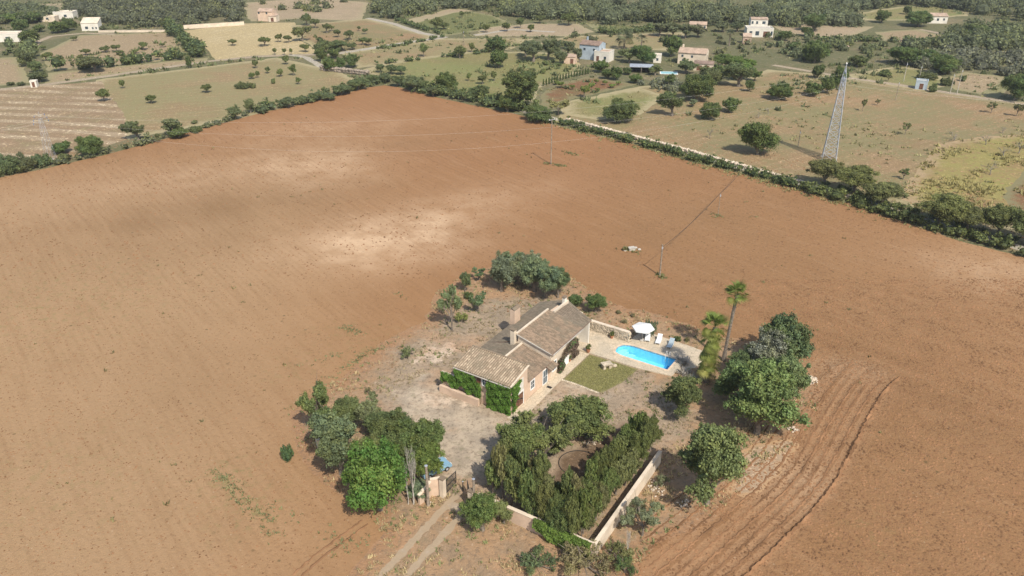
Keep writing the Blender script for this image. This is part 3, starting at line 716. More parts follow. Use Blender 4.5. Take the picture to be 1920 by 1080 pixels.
def bare_lib(var, dense=1.0, tall=False):
    bm = M['bark_pale'] if tall else M['bark_grey']
    key = ('bare', tall, var)
    if key in LIB: return LIB[key]
    rr = random.Random(var + 50); tb = MB(); tw = MB()
    def grow(p, d, L, r, lv):
        q = p + d * L; (tb if lv < 2 else tw).tube([p, (p + q) / 2 + Vector((rr.uniform(-.04, .04), rr.uniform(-.04, .04), 0)), q], [r, r * .8, r * .55], 5 if lv < 2 else 3, False)
        if lv >= (5 if tall else 4): return
        for i in range(rr.choice((2, 3, 3)) + (lv == 0) * (4 if tall else 2)):
            nd = (d + Vector((rr.gauss(0, .55), rr.gauss(0, .55), rr.gauss(.08, .3) + (1.1 if tall else 0)))).normalized()
            grow(q if i else p + d * L * .8, nd, L * rr.uniform(.6, .85), r * .55, lv + 1)
    grow(Vector((0, 0, -.03)), Vector((0, 0, 1)), .42, .05, 0)
    LIB[key] = (tw.mesh('twigs', bm), tb.mesh('trunk', bm), 2.1 if tall else 1.7); return LIB[key]

KCOL = {'round': (.075, .098, .036), 'dense': (.060, .092, .032), 'olive': (.125, .142, .088), 'flat': (.085, .105, .04), 'almond': (.16, .155, .10),
        'pine': (.052, .078, .03), 'feathery': (.1, .13, .05), 'bush': (.085, .105, .045), 'scraggy': (.13, .13, .07), 'column': (.055, .082, .03), 'bare': (.2, .18, .15)}
KNAME = {'round': 'broadleaf_tree', 'dense': 'carob_tree', 'olive': 'olive_tree', 'flat': 'fig_tree', 'almond': 'almond_tree', 'pine': 'pine_tree', 'feathery': 'pepper_tree', 'bush': 'shrub', 'scraggy': 'shrub', 'column': 'cypress_tree', 'bare': 'bare_tree'}
KCAT = {'bush': 'shrub', 'scraggy': 'shrub'}
TREES = []
def tree(x, y, width, height, kind, label=None, group=None, color=None, name=None, cat=None, z=None, var=None, rz=None, lean=None):
    s_ = pxscale(x, y) * width * 1024 / 1920
    lv = 0 if s_ > 20 else 1 if s_ > 9 else 2
    rr = random.Random(int(x * 13 + y * 7)); v = rr.randrange(3) if var is None else var
    if kind == 'bare': me, tm, zt = bare_lib(v, tall=height > width * 1.6)
    else: me, tm, zt = crown_lib(kind, lv, v)
    R_ = width / 2 * (1.22 if s_ > 16 else 1.1); sz = height / zt * (1.1 if s_ > 16 else 1)
    z0 = G(x, y) if z is None else z
    c = color or KCOL[kind]; q = rr.uniform(.86, 1.16); c = tuple(min(1, v_ * q * rr.uniform(.93, 1.07)) for v_ in c)
    name = name or KNAME[kind]; cat = cat or KCAT.get(kind, 'tree')
    rot = rr.uniform(0, 6.28) if rz is None else rz
    if lv == 2:
        # far: one mesh per variant holding trunk and crown
        key = ('j', kind, lv, v)
        if key not in LIB:
            me2 = me.copy(); n0 = len(me.vertices); V = np.empty(n0 * 3, np.float32); me.vertices.foreach_get('co', V); V = V.reshape(-1, 3).tolist()
            F = [tuple(p.vertices) for p in me.polygons]; nf = len(F)
            V += [tuple(q_.co) for q_ in tm.vertices]; F += [tuple(i + n0 for i in p.vertices) for p in tm.polygons]
            def rd(an):
                if an not in me.attributes: return [0.5] * n0
                b = np.empty(n0, np.float32); me.attributes[an].data.foreach_get('value', b); return b.tolist()
            T = rd('tint') + [.5] * (len(V) - n0); H = rd('hue') + [0] * (len(V) - n0)
            LIB[key] = mesh_np(name, V, F, [me.materials[0], M['bark']], mi=[0] * nf + [1] * (len(F) - nf), attrs=dict(tint=T, hue=H))
        o = obj(name, LIB[key], color=c); o.location = (x, y, z0); o.rotation_euler = (0, 0, rot); o.scale = (R_, R_, sz)
    else:
        o = empty(name, (x, y, z0), rot); o.scale = (R_, R_, sz)
        if kind != 'bush': obj('trunk', tm, o)
        cr = obj('twigs' if kind == 'bare' else 'crown' if kind != 'bush' else 'foliage', me, o, color=c)
        if lean: o.rotation_euler = (lean[0], lean[1], rot)
    tag(o, label, cat, group); TREES.append((o, x, y, width, height, kind)); return o
def tree_px(px, py, wpx, hpx, kind, **k):
    x, y = P(px, py); s_ = pxscale(x, y); wd = wpx / s_
    el = math.atan2(CAM_H, math.hypot(x, y))
    # the crown's own depth adds to what is seen: visible = h*cos(el) + about .5*w*sin(el)
    ht = max(wd * .35, (hpx / s_ - .45 * wd * math.sin(el)) / math.cos(el))
    if kind in ('flat',): ht = max(ht, wd * .45)
    y2 = y + wd * .18 * math.sin(el)
    return tree(x, y2, wd, ht, kind, **k)

def hedge(name, pts, width, height, label, dens=1.0, color=None, size=.5, seed=1, group=None, cat='hedge', jitter=.35, gaps=0):
    """one continuous planting of many leafy clumps along a line of ground points"""
    rng = np.random.default_rng(seed); L = []
    for i in range(len(pts) - 1):
        a, b = pts[i], pts[i + 1]; l = math.hypot(b[0] - a[0], b[1] - a[1]); n = max(1, int(l / (width * .42) * dens))
        for j in range(n):
            if gaps and rng.random() < gaps: continue
            t = (j + rng.random()) / n; r = width * rng.uniform(.28, .55) * (1.3 if rng.random() < .12 else 1)
            x = a[0] + (b[0] - a[0]) * t + rng.normal() * width * jitter * .5; y = a[1] + (b[1] - a[1]) * t + rng.normal() * width * jitter * .5
            L.append((x, y, G(x, y) + height * rng.uniform(.3, .62), r))
    c0 = L[0]; fl = height / width
    Lo = [(x - c0[0], y - c0[1], z - G(*c0[:2]), r) for x, y, z, r in L]
    n = int(sum(r * r for *_, r in L) * 4 * math.pi / (size * size) * .55)
    n = int(n * 1.7); size *= .78
    v, f, ti, hu = leaf_cloud(rng, sublobes(Lo, rng, 4), n, size, core=.5, flat=min(1.2, max(.5, fl * 1.1)))
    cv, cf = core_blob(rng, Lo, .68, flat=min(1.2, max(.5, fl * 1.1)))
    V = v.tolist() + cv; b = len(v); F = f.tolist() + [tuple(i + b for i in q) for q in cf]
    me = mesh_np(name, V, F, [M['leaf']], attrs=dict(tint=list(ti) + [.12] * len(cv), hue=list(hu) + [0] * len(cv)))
    o = obj(name, me, label=label, cat=cat, group=group, color=color or (.07, .095, .04)); o.location = (c0[0], c0[1], G(*c0[:2])); return o

def wood(name, poly, spacing, r, h, label, color=(.095, .11, .06), seed=1, size=.55, cat='woodland', keep=.9):
    """a far wood: hundreds of crowns in one mass"""
    rng = np.random.default_rng(seed); xs = [p[0] for p in poly]; ys = [p[1] for p in poly]
    X, Y = np.meshgrid(np.arange(min(xs), max(xs), spacing), np.arange(min(ys), max(ys), spacing)); X = X.ravel(); Y = Y.ravel()
    X = X + rng.uniform(-.45, .45, X.size) * spacing; Y = Y + rng.uniform(-.45, .45, Y.size) * spacing
    k = inside(poly, X, Y) & (rng.random(X.size) < keep) & (np.sin(X * .09 + 2 * np.sin(Y * .05)) * np.sin(Y * .11 + np.sin(X * .06)) < .72); X, Y = X[k], Y[k]
    if len(X) == 0: return
    R_ = r * rng.uniform(.45, 1.5, X.size); Z = hgt(X, Y) + h * rng.uniform(.35, .75, X.size)
    L = []
    for x, y, z, q in zip(X, Y, Z, R_):
        L.append((x, y, z, q))
        for i in range(2):
            a = rng.uniform(0, 6.28); L.append((x + q * .55 * math.cos(a), y + q * .55 * math.sin(a), z + q * rng.uniform(-.35, .3), q * rng.uniform(.45, .7)))
    n = int(sum(q[3] ** 2 for q in L) * 12.5 / size ** 2 * .34)
    v, f, ti, hu = leaf_cloud(rng, L, n, size, core=.8)
    big = rng.random(X.size); b2 = rng.random(X.size); kk = np.repeat(np.arange(X.size), 3)
    # one tone per crown: find the nearest crown of each leaf by its lobe order
    cxy = v.reshape(-1, 4, 3)[:, 0, :2]; cell = {}
    for i_, (x_, y_) in enumerate(zip(X, Y)): cell.setdefault((int(x_ // spacing), int(y_ // spacing)), []).append(i_)
    gi = np.floor(cxy / spacing).astype(int); own_ = np.array([cell.get((a_, b_), cell.get((a_ + 1, b_), cell.get((a_, b_ + 1), [0])))[0] for a_, b_ in gi])
    ti = np.clip(np.repeat(big[own_], 4) * .6 + ti * .4, 0, 1); hu = np.clip(np.repeat(b2[own_] ** 2, 4) * .9 + hu * .3, 0, 1)
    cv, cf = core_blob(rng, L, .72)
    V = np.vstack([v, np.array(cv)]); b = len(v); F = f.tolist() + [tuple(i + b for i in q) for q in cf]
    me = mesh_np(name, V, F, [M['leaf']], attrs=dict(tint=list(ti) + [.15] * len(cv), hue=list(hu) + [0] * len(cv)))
    return obj(name, me, label=label, cat=cat, kind='stuff', color=color)

# ------------------------------------------------------------------ far woods and scrub
Wd = lambda pts: [P(*p) for p in pts]
def band(a, b): return Wd(a) + b
wood('woodland', Wd([(690, 28), (700, 4), (880, 2), (980, 2), (1100, 2), (1130, 12), (1220, 18), (1330, 24), (1440, 28), (1440, 46), (1330, 50), (1200, 44), (1120, 46), (1050, 36), (960, 40), (925, 28), (870, 14), (800, 26), (740, 38)]), 6.2, 3.7, 5.5, 'dense dark green pine wood across the top centre above the white houses', seed=2)
wood('woodland', Wd([(1440, 46), (1440, 4), (1560, 2), (1700, 1), (1800, 1), (1990, 0), (1990, 46), (1930, 48), (1860, 34), (1810, 20), (1700, 10), (1640, 16), (1590, 30), (1620, 52), (1560, 54), (1500, 52)]), 6.2, 3.6, 5.5, 'dark green wood filling the top right edge beyond the pale fields', seed=3)
wood('woodland', Wd([(120, 8), (455, 6), (456, 40), (310, 47), (230, 49), (160, 45), (130, 30)]), 5.0, 2.9, 4.5, 'grey green wood in the top left behind the long pale wall', seed=4, color=(.085, .092, .058))
wood('woodland', Wd([(-90, 25), (40, 20), (90, 22), (110, 34), (60, 50), (20, 50), (-90, 46)]), 5.5, 3.1, 4.5, 'dark wood at the top left corner around the flat white houses', seed=5)
wood('woodland', [(-420, 560), (-300, 510), (-80, 505), (0, 500), (250, 505), (480, 510), (520, 700), (0, 760), (-520, 720)], 19, 8.5, 8, 'wooded hillside beyond the top of the picture', seed=6, size=2.6)
wood('scrub_thicket', Wd([(1740, 100), (1790, 100), (1950, 108), (1960, 145), (1890, 143), (1830, 132), (1770, 140), (1720, 125)]), 4.2, 2.4, 2.2, 'grey green scrub thicket on the low rise at the far right', seed=7, color=(.10, .105, .07), size=.6, cat='scrub', keep=.9)
wood('scrub_thicket', Wd([(1780, 62), (1830, 48), (1960, 60), (1960, 100), (1880, 98), (1790, 92), (1740, 95), (1690, 100), (1690, 88), (1760, 84)]), 5.0, 2.8, 3.5, 'green scrub thicket right of the white house at the far right', seed=8, color=(.085, .10, .05), size=.7, cat='scrub', keep=.8)
wood('scrub_thicket', Wd([(1440, 66), (1530, 70), (1590, 78), (1600, 95), (1560, 118), (1500, 115), (1430, 100)]), 6, 2.1, 2.0, 'patchy green scrub between the white modern house and the pylon top', seed=9, color=(.09, .105, .05), size=.6, cat='scrub', keep=.6)
wood('scrub_thicket', Wd([(1590, 72), (1740, 82), (1750, 100), (1690, 112), (1600, 112)]), 6, 1.7, 1.4, 'low green scrub behind the far track right of the pylon', seed=10, color=(.095, .11, .05), size=.5, cat='scrub', keep=.5)
wood('scrub_thicket', Wd([(1330, 68), (1400, 66), (1430, 95), (1380, 112), (1330, 100)]), 4.5, 1.4, 1.2, 'sparse scrub right of the cream farmhouse', seed=11, color=(.11, .115, .06), size=.5, cat='scrub', keep=.5)
wood('scrub_thicket', Wd([(1190, 158), (1240, 152), (1290, 160), (1290, 176), (1230, 172), (1200, 170)]), 2.6, 1.3, 1.2, 'grey prickly scrub below the cream farmhouse garden', seed=12, color=(.12, .13, .09), size=.4, cat='scrub', keep=.8)
wood('scrub_thicket', Wd([(455, 5), (690, -2), (680, 26), (560, 28), (470, 30)]), 13, 2.6, 2.2, 'scattered bushes on the pale slope at the top left of centre', seed=13, color=(.10, .11, .055), size=.6, cat='scrub', keep=.45)
wood('scrub_thicket', Wd([(0, 84), (50, 80), (75, 92), (60, 108), (0, 106)]), 5, 2.4, 2.6, 'dark bushes at the left edge below the white flat house', seed=14, color=(.075, .095, .045), size=.6, cat='scrub', keep=.9)
wood('scrub_thicket', Wd([(150, 52), (230, 50), (300, 54), (300, 60), (170, 60)]), 6, 1.8, 1.6, 'low bushes along the pale terrace at the top left', seed=15, color=(.09, .1, .05), size=.6, cat='scrub', keep=.6)
wood('scrub_thicket', Wd([(1000, 70), (1100, 66), (1260, 72), (1260, 84), (1000, 84)]), 9, 1.6, 1.3, 'scattered low bushes behind the farmhouses', seed=16, color=(.10, .11, .05), size=.5, cat='scrub', keep=.5)

# ------------------------------------------------------------------ far trees, by region: (x, y of foot, width, height) in photo pixels
REG = []
def reg(where, noun, kind, rows, color=None, group=None, **k):
    rows = sorted(rows); n = len(rows)
    for i, rw in enumerate(rows):
        ORD = ['leftmost', 'second from the left', 'third from the left', 'fourth from the left', 'fifth from the left', 'sixth from the left', 'seventh from the left', 'eighth from the left', 'ninth from the left', 'tenth from the left', 'eleventh from the left', 'twelfth from the left']
        if n == 1: lab = f'{noun} {where}'
        elif i == n - 1: lab = f'{noun} {where}, rightmost of {n}'
        elif i < 12: lab = f'{noun} {where}, {ORD[i]}'
        else: lab = f'{noun} {where}, number {i + 1} from the left'
        kk = rw[4] if len(rw) > 4 else kind
        tree_px(rw[0], rw[1], rw[2], rw[3], kk, label=lab, group=group if n > 1 else None, color=color, **k)
reg('in the meadow above the striped field', 'small round green tree', 'round', [(231, 166, 13, 17), (195, 190, 26, 25), (284, 194, 21, 18), (388, 174, 20, 18)], group='round trees in the left meadow')
reg('beside the round trees of the left meadow', 'tiny leafless tree', 'bare', [(218, 198, 9, 13)])
reg('by the dirt road in the left meadow', 'narrow dark tree', 'dense', [(355, 128, 11, 23)])
reg('at the left edge of the ploughed field', 'grey green tree', 'olive', [(258, 262, 40, 34), (322, 254, 36, 32), (441, 224, 30, 28), (470, 212, 24, 28)], group='trees along the left field edge', color=(.095, .115, .06))
reg('at the left edge of the ploughed field', 'dark bushy tree', 'dense', [(170, 292, 48, 36), (116, 288, 36, 22), (336, 258, 36, 18), (500, 202, 20, 14)], group='bushy trees along the left field edge')
reg('near the lower left field edge', 'low green bush', 'bush', [(122, 301, 30, 14), (370, 248, 24, 13), (365, 232, 14, 8), (296, 258, 12, 9)], group='low bushes by the left field edge')
reg('in the lower left corner of the striped field', 'large dark shrub', 'bush', [(14, 328, 56, 36), (46, 320, 42, 30), (76, 313, 34, 24), (-25, 338, 50, 34)], color=(.07, .09, .045), group='shrubs below the striped field')
reg('below the wheat field in the left meadow', 'small dark round tree', 'round', [(480, 128, 14, 16), (502, 138, 11, 14), (536, 121, 15, 18), (550, 142, 15, 22), (527, 144, 16, 16), (484, 146, 9, 14), (473, 148, 16, 13), (560, 158, 12, 14)], group='small trees below the wheat field')
reg('standing in the left meadow', 'low clump of bushes', 'bush', [(455, 165, 30, 13), (476, 165, 16, 10), (512, 157, 12, 10)], group='bush clumps in the left meadow')
reg('along the near side of the wheat field', 'little round tree', 'flat', [(515, 103, 10, 13), (534, 103, 10, 13), (547, 103, 8, 13), (572, 98, 22, 16)], group='little trees along the wheat field road')
reg('standing in the golden wheat field', 'wide crowned tree', 'flat', [(437, 86, 19, 13), (497, 87, 27, 18), (522, 79, 16, 16), (542, 80, 20, 15), (567, 77, 32, 26)], group='trees in the golden field')
reg('in the brown orchard beyond the crossroads', 'wide dark orchard tree', 'flat', [(575, 48, 21, 22), (592, 53, 22, 18), (613, 62, 20, 18), (635, 70, 18, 16), (656, 75, 22, 19), (680, 84, 20, 15), (692, 86, 16, 15), (685, 64, 13, 11), (673, 58, 9, 9), (622, 58, 12, 10), (640, 95, 40, 19), (605, 102, 32, 22), (660, 93, 22, 13)], group='orchard trees beyond the crossroads', color=(.075, .095, .04))
reg('by the stone terrace wall at the crossroads', 'dark green tree', 'dense', [(603, 116, 22, 26), (618, 134, 24, 26), (638, 130, 22, 22), (660, 127, 28, 26), (628, 110, 24, 20)], group='trees by the stone terrace wall')
reg('on the meadow behind the ploughed corner', 'green tree', 'round', [(795, 107, 17, 26), (862, 110, 24, 24), (884, 98, 14, 18), (916, 98, 18, 12), (905, 158, 19, 18), (927, 152, 14, 19), (879, 152, 10, 16)], group='trees on the meadow behind the ploughed corner', color=(.09, .11, .04))
reg('on the meadow behind the ploughed corner', 'big round dark tree', 'dense', [(930, 97, 36, 25), (935, 127, 34, 31), (837, 173, 38, 34)], group='big round trees behind the ploughed corner')
reg('at the top corner of the ploughed field', 'bushy green tree', 'round', [(672, 168, 38, 22), (702, 158, 26, 20), (722, 156, 26, 20), (714, 136, 20, 17), (733, 140, 24, 20), (752, 140, 24, 18), (745, 162, 30, 22), (778, 172, 38, 30), (812, 182, 30, 20), (640, 178, 36, 20), (618, 188, 30, 14), (590, 190, 28, 18), (565, 196, 24, 16), (540, 202, 30, 22)], group='bushy trees round the top corner of the field', color=(.075, .10, .05))
reg('beside the lane near the big pine', 'green bushy tree', 'olive', [(890, 188, 30, 28), (903, 190, 34, 30), (868, 186, 26, 16)], group='bushy trees left of the big pine', color=(.075, .1, .045))
tree_px(975, 206, 78, 72, 'pine', label='big dark pine at the bend of the lane above the ploughed field', name='pine_tree', var=1)
tree_px(1008, 228, 50, 30, 'dense', label='round dark green tree overhanging the lane right of the big pine')
tree_px(952, 210, 40, 30, 'dense', label='dark bush crowding the foot of the big pine, left side')
tree_px(1047, 216, 38, 32, 'almond', label='pale thin leaved tree beside the lane right of the big pine', color=(.2, .19, .09))
reg('in the small red orchard', 'small bright green fruit tree', 'flat', [(1095, 183, 20, 24), (1109, 170, 12, 16), (1073, 168, 12, 10), (1052, 165, 16, 13), (1118, 158, 10, 10), (1135, 160, 12, 10), (1148, 165, 14, 9), (1160, 160, 10, 8), (1120, 173, 9, 9), (1042, 160, 12, 10)], color=(.10, .13, .035), group='fruit trees in the small red orchard')
NUM = 'first second third fourth fifth sixth seventh eighth ninth tenth eleventh twelfth thirteenth fourteenth fifteenth sixteenth seventeenth'.split()
for i in range(17):
    t_ = i / 16; tree_px(1019 + 84 * t_ , 161 - 22 * t_ - 2 * math.sin(t_ * 3), 4.0, 13.5 - 2 * t_, 'column', label=f'thin young cypress in the row above the red orchard, {NUM[i]} from its left end', group='young cypresses in a row above the red orchard')
reg('on the brown meadow right of the lane', 'dark rounded tree', 'dense', [(1162, 230, 60, 42), (1331, 225, 38, 31), (1369, 211, 31, 26), (1308, 190, 60, 46), (1343, 157, 34, 32), (1405, 172, 20, 22)], group='rounded trees on the right meadow')
reg('on the brown meadow right of the lane', 'tall loose green tree', 'olive', [(1260, 218, 44, 44), (1385, 163, 52, 44), (1293, 175, 40, 36), (1325, 178, 50, 52)], color=(.085, .11, .05), group='loose green trees on the right meadow')
tree_px(1420, 291, 66, 60, 'dense', label='big round dark green tree alone above the lane hedge', color=(.05, .08, .026), var=0)
tree_px(1299, 200, 20, 16, 'olive', label='small pale bush between the two tall loose trees')
reg('left of the pylon', 'dark spreading tree', 'dense', [(1462, 188, 44, 30), (1524, 180, 32, 24), (1550, 175, 30, 32), (1533, 147, 26, 26), (1570, 165, 30, 40)], group='spreading trees left of the pylon')
reg('lying low on the brown meadow', 'leaning leafless tree', 'bare', [(1331, 260, 30, 32), (1422, 222, 26, 20), (1440, 214, 26, 22)], group='leaning bare trees on the brown meadow')
reg('on the open field right of the pylon', 'small thin tree', 'almond', [(1617, 209, 13, 24), (1645, 198, 10, 13), (1697, 253, 17, 25), (1858, 212, 18, 22), (1906, 218, 22, 26), (1665, 153, 13, 14)], group='thin trees right of the pylon', color=(.12, .13, .06))
reg('by the yellow scrub at the right edge', 'leafless grey tree', 'bare', [(1790, 264, 46, 26), (1848, 272, 36, 30), (1857, 328, 40, 42), (1881, 294, 44, 30), (1911, 288, 44, 36), (1880, 250, 30, 20)], group='leafless grey trees by the yellow scrub')
tree_px(1694, 337, 22, 22, 'almond', label='small sparse tree on the near edge of the yellow scrub', color=(.1, .12, .05))
def lane_tree(px, py, wpx, hpx, label, **k): return tree_px(px, py, wpx, hpx, 'round', label=label, color=(.088, .10, .038), **k)
lane_tree(1546, 350, 62, 52, 'olive green spreading tree on the lane below the pylon, leftmost of three', var=0)
lane_tree(1601, 364, 74, 56, 'olive green spreading tree on the lane below the pylon, middle of three', var=1)
lane_tree(1655, 386, 70, 50, 'olive green spreading tree on the lane below the pylon, rightmost of three', var=2)
lane_tree(1760, 424, 84, 66, 'large bushy tree on the lane at the right, left of a pair', var=2)
lane_tree(1812, 436, 74, 58, 'large bushy tree on the lane at the right, right of a pair', var=1)
lane_tree(1872, 446, 66, 62, 'broad bushy tree where the lane leaves the picture, nearer the pair', var=0)
lane_tree(1925, 462, 80, 72, 'broad bushy tree cut by the right edge of the picture', var=1)
reg('around the far right fields', 'dark bushy tree', 'dense', [(1697, 122, 60, 33), (1734, 124, 48, 30), (1770, 139, 46, 32), (1902, 188, 54, 46), (1700, 27, 16, 16), (1653, 43, 28, 24), (1722, 50, 46, 26), (1527, 58, 40, 30), (1512, 68, 28, 18), (1527, 118, 46, 38), (1607, 125, 34, 20), (1490, 94, 22, 16), (1472, 77, 26, 20), (1830, 72, 46, 24)], group='dark trees around the far right fields')
reg('near the grey utility shed', 'small green bush', 'bush', [(1746, 172, 18, 12), (1752, 168, 14, 12), (1775, 160, 24, 16), (1806, 152, 14, 12), (1735, 148, 34, 9), (1660, 142, 30, 9)], group='bushes near the grey utility shed')
# around the two farmhouses
reg('in the garden between the two farmhouses', 'deep green tree', 'dense', [(1205, 121, 42, 34), (1258, 106, 34, 36), (1127, 136, 30, 24), (1155, 150, 24, 25), (1192, 156, 26, 18), (1140, 148, 26, 20), (1176, 140, 20, 14)], color=(.052, .085, .028), group='dark garden trees between the farmhouses')
reg('in the garden between the two farmhouses', 'light olive green tree', 'olive', [(1180, 118, 34, 24), (1228, 142, 28, 20), (1285, 138, 38, 26), (1253, 164, 20, 26), (1165, 108, 18, 16), (1345, 152, 34, 26)], color=(.1, .125, .055), group='light garden trees between the farmhouses')
reg('right of the cream farmhouse', 'bright green leafy tree', 'round', [(1352, 128, 44, 26), (1378, 132, 44, 26), (1400, 130, 30, 20), (1390, 150, 40, 32), (1415, 152, 26, 22)], color=(.075, .12, .032), group='bright trees right of the cream farmhouse')
reg('left of the blue grey farmhouse', 'grey green old olive tree', 'olive', [(985, 106, 30, 26), (1000, 116, 48, 36), (1028, 113, 40, 38), (1050, 120, 28, 26), (1065, 104, 30, 28), (1086, 117, 22, 26), (1113, 84, 17, 15), (1060, 92, 20, 16)], color=(.085, .105, .058), group='olive trees left of the blue grey farmhouse')
reg('on the meadow below the olive grove', 'low brown green bush', 'bush', [(1022, 122, 16, 9), (1046, 124, 16, 8), (998, 136, 16, 10), (975, 134, 12, 9), (1018, 138, 14, 10)], group='bushes below the olive grove')
reg('along the pale bank below the pine wood', 'round green tree', 'round', [(818, 56, 26, 24), (832, 55, 20, 14), (866, 33, 11, 12), (911, 61, 17, 16), (951, 59, 18, 17), (976, 53, 18, 20), (995, 60, 16, 15), (1066, 48, 30, 26), (1012, 44, 20, 16)], group='round trees along the pale bank')
reg('on the meadow behind the farmhouses', 'grey green spreading tree', 'olive', [(1237, 68, 34, 24), (1262, 70, 34, 24), (1285, 72, 36, 26), (1308, 70, 30, 24), (1355, 60, 30, 22), (1382, 60, 30, 20), (1418, 58, 20, 18), (1105, 78, 14, 12)], color=(.085, .098, .058), group='grey green trees behind the farmhouses')
# top-left settlement
reg('beyond the white gabled house at the top left', 'dark broad tree', 'dense', [(110, 62, 32, 20), (128, 58, 26, 24), (58, 84, 34, 26), (40, 60, 30, 24), (75, 60, 22, 14), (56, 44, 34, 20), (22, 44, 34, 18), (92, 32, 10, 20), (140, 52, 12, 12), (70, 38, 26, 18)], group='dark trees round the top left houses')
reg('on the brown field at the left', 'wide low field tree', 'flat', [(162, 104, 22, 13), (197, 98, 22, 12), (219, 97, 20, 14), (226, 103, 14, 9), (269, 94, 21, 16), (305, 89, 13, 9), (87, 114, 26, 17), (112, 118, 19, 14), (82, 94, 14, 9), (138, 76, 15, 8), (150, 113, 14, 11), (256, 100, 12, 9)], group='field trees on the brown field at the left')
reg('along the left border of the brown field', 'dark grey green tree', 'dense', [(50, 124, 34, 30), (66, 136, 26, 22), (75, 154, 32, 20), (55, 112, 26, 18), (64, 106, 22, 16), (40, 160, 16, 7), (20, 160, 16, 6)], color=(.07, .09, .045), group='trees on the left border of the brown field')
tree_px(178, 134, 58, 30, 'flat', label='broad tree with dark shadow in front of the long dark hedge', color=(.08, .095, .045))
hedge('hedge', Wd([(85, 135), (140, 130), (200, 126), (300, 114), (385, 107)]), 6, 5, 'long dark hedge below the brown field at the left', size=.8, seed=21)
hedge('hedge', Wd([(317, 54), (335, 72), (352, 86), (375, 108)]), 5, 5.5, 'dark hedge between brown field and golden wheat field', size=.8, seed=22, color=(.055, .08, .035))
hedge('hedge', Wd([(380, 45), (310, 50), (250, 52)]), 4, 2.5, 'low scrubby hedge along the pale wall at the top left', size=.7, seed=23, color=(.09, .1, .06))
# hedges along the ploughed field
def off(pts, d):
    out = []
    for i, p in enumerate(pts):
        a = pts[max(i - 1, 0)]; b = pts[min(i + 1, len(pts) - 1)]; dx, dy = b[0] - a[0], b[1] - a[1]; l = math.hypot(dx, dy); out.append((p[0] + dy / l * d, p[1] - dx / l * d))
    return out
hedge('hedge', off(LANE[:6], 3.1), 2.9, 1.9, 'thick green hedge between the ploughed field and the pale lane, far half', size=.36, seed=31, color=(.062, .088, .035))
hedge('hedge', off(LANE[5:], 3.4), 3.6, 2.2, 'thick green hedge between the ploughed field and the pale lane, near half', size=.36, seed=32, color=(.078, .098, .036))
hedge('hedge', off(LANE[5:], -2.2), 1.7, 1.3, 'thin broken hedge on the meadow side of the lane', size=.36, seed=33, gaps=.45, color=(.08, .098, .04))
hedge('hedge', Wd([(1000, 214), (960, 203), (905, 192), (850, 182), (800, 172), (760, 160)]), 5.5, 3.0, 'bushy hedge from the top field corner to the big pine', size=.5, seed=34, color=(.07, .095, .04))
hedge('hedge', Wd([(725, 154), (690, 160), (640, 176), (560, 196), (500, 208), (470, 214)]), 4.2, 2.4, 'bushy hedge along the upper left edge of the ploughed field', size=.5, seed=35, color=(.075, .098, .048))
hedge('hedge', Wd([(470, 214), (400, 236), (330, 254), (250, 276), (180, 294), (90, 312), (20, 327)]), 2.6, 1.5, 'low broken hedge along the lower left edge of the ploughed field', size=.4, seed=36, gaps=.4, color=(.09, .1, .055))
hedge('hedge', Wd([(700, 122), (760, 116), (830, 108), (900, 100), (960, 94)]), 3, 1.6, 'low rough hedge across the meadow behind the ploughed corner', size=.6, seed=37, gaps=.55)
hedge('hedge', Wd([(830, 70), (760, 84), (700, 94)]), 2.6, 1.3, 'low dark hedge beside the road from the crossroads', size=.6, seed=38, gaps=.4)
hedge('hedge', Wd([(600, 78), (615, 92), (640, 98)]), 3, 2.2, 'short hedge dividing the wheat field from the brown orchard', size=.6, seed=39)
hedge('hedge', Wd([(1510, 70), (1560, 78), (1640, 78)]), 4, 2.4, 'hedge below the pale fields at the upper right', size=.6, seed=40)
hedge('hedge', Wd([(1690, 76), (1760, 82), (1800, 86)]), 4, 2.6, 'dark hedge under the small fallow field at the far right', size=.6, seed=41)
hedge('hedge', Wd([(1120, 60), (1150, 66), (1220, 58), (1250, 52)]), 4, 2.4, 'hedge around the bright green strip at the top centre', size=.6, seed=42)
hedge('hedge', Wd([(745, 38), (780, 52), (830, 66)]), 3, 2, 'hedge on the upper side of the crossroads lane', size=.6, seed=43, gaps=.3)

# ------------------------------------------------------------------ farmhouse materials
M['pink_wall'] = simple('pink_plaster', (.58, .43, .315), .9, .10, .5)
M['pale_wall'] = simple('pale_plaster', (.62, .52, .40), .9, .10, .5)
M['white_wall'] = simple('white_plaster', (.64, .60, .52), .9, .08, .4)
M['bluegrey_wall'] = simple('bluegrey_plaster', (.36, .42, .46), .9, .1, .5)
M['white_paint'] = simple('white_paint', (.76, .75, .72), .6, .05, 1)
M['shutter'] = simple('blue_grey_shutter', (.10, .13, .15), .6, .2, 3)
M['wood_door'] = simple('brown_wood', (.16, .075, .045), .6, .3, 3)
M['dark'] = simple('dark_opening', (.03, .028, .026), .9, .2, 2)
M['metal_dark'] = simple('dark_iron', (.09, .085, .08), .5, .2, 3, metal=.6)
M['galv'] = simple('galvanised_steel', (.50, .52, .55), .5, .12, .8, metal=.45)
M['concrete'] = simple('concrete', (.46, .42, .36), .9, .12, 1)
M['old_wood'] = simple('weathered_wood', (.27, .22, .17), .9, .25, 3)
M['wire'] = simple('wire', (.55, .52, .46), .5, .1, 1, metal=.3)
M['cable'] = simple('black_cable', (.03, .028, .026), .7, .1, 1)
M['terracotta'] = simple('terracotta', (.40, .17, .09), .8, .15, 4)
M['stone'] = simple('limestone', (.50, .42, .31), .9, .2, 2)
M['stone_white'] = simple('white_stone', (.52, .43, .33), .9, .2, 2)
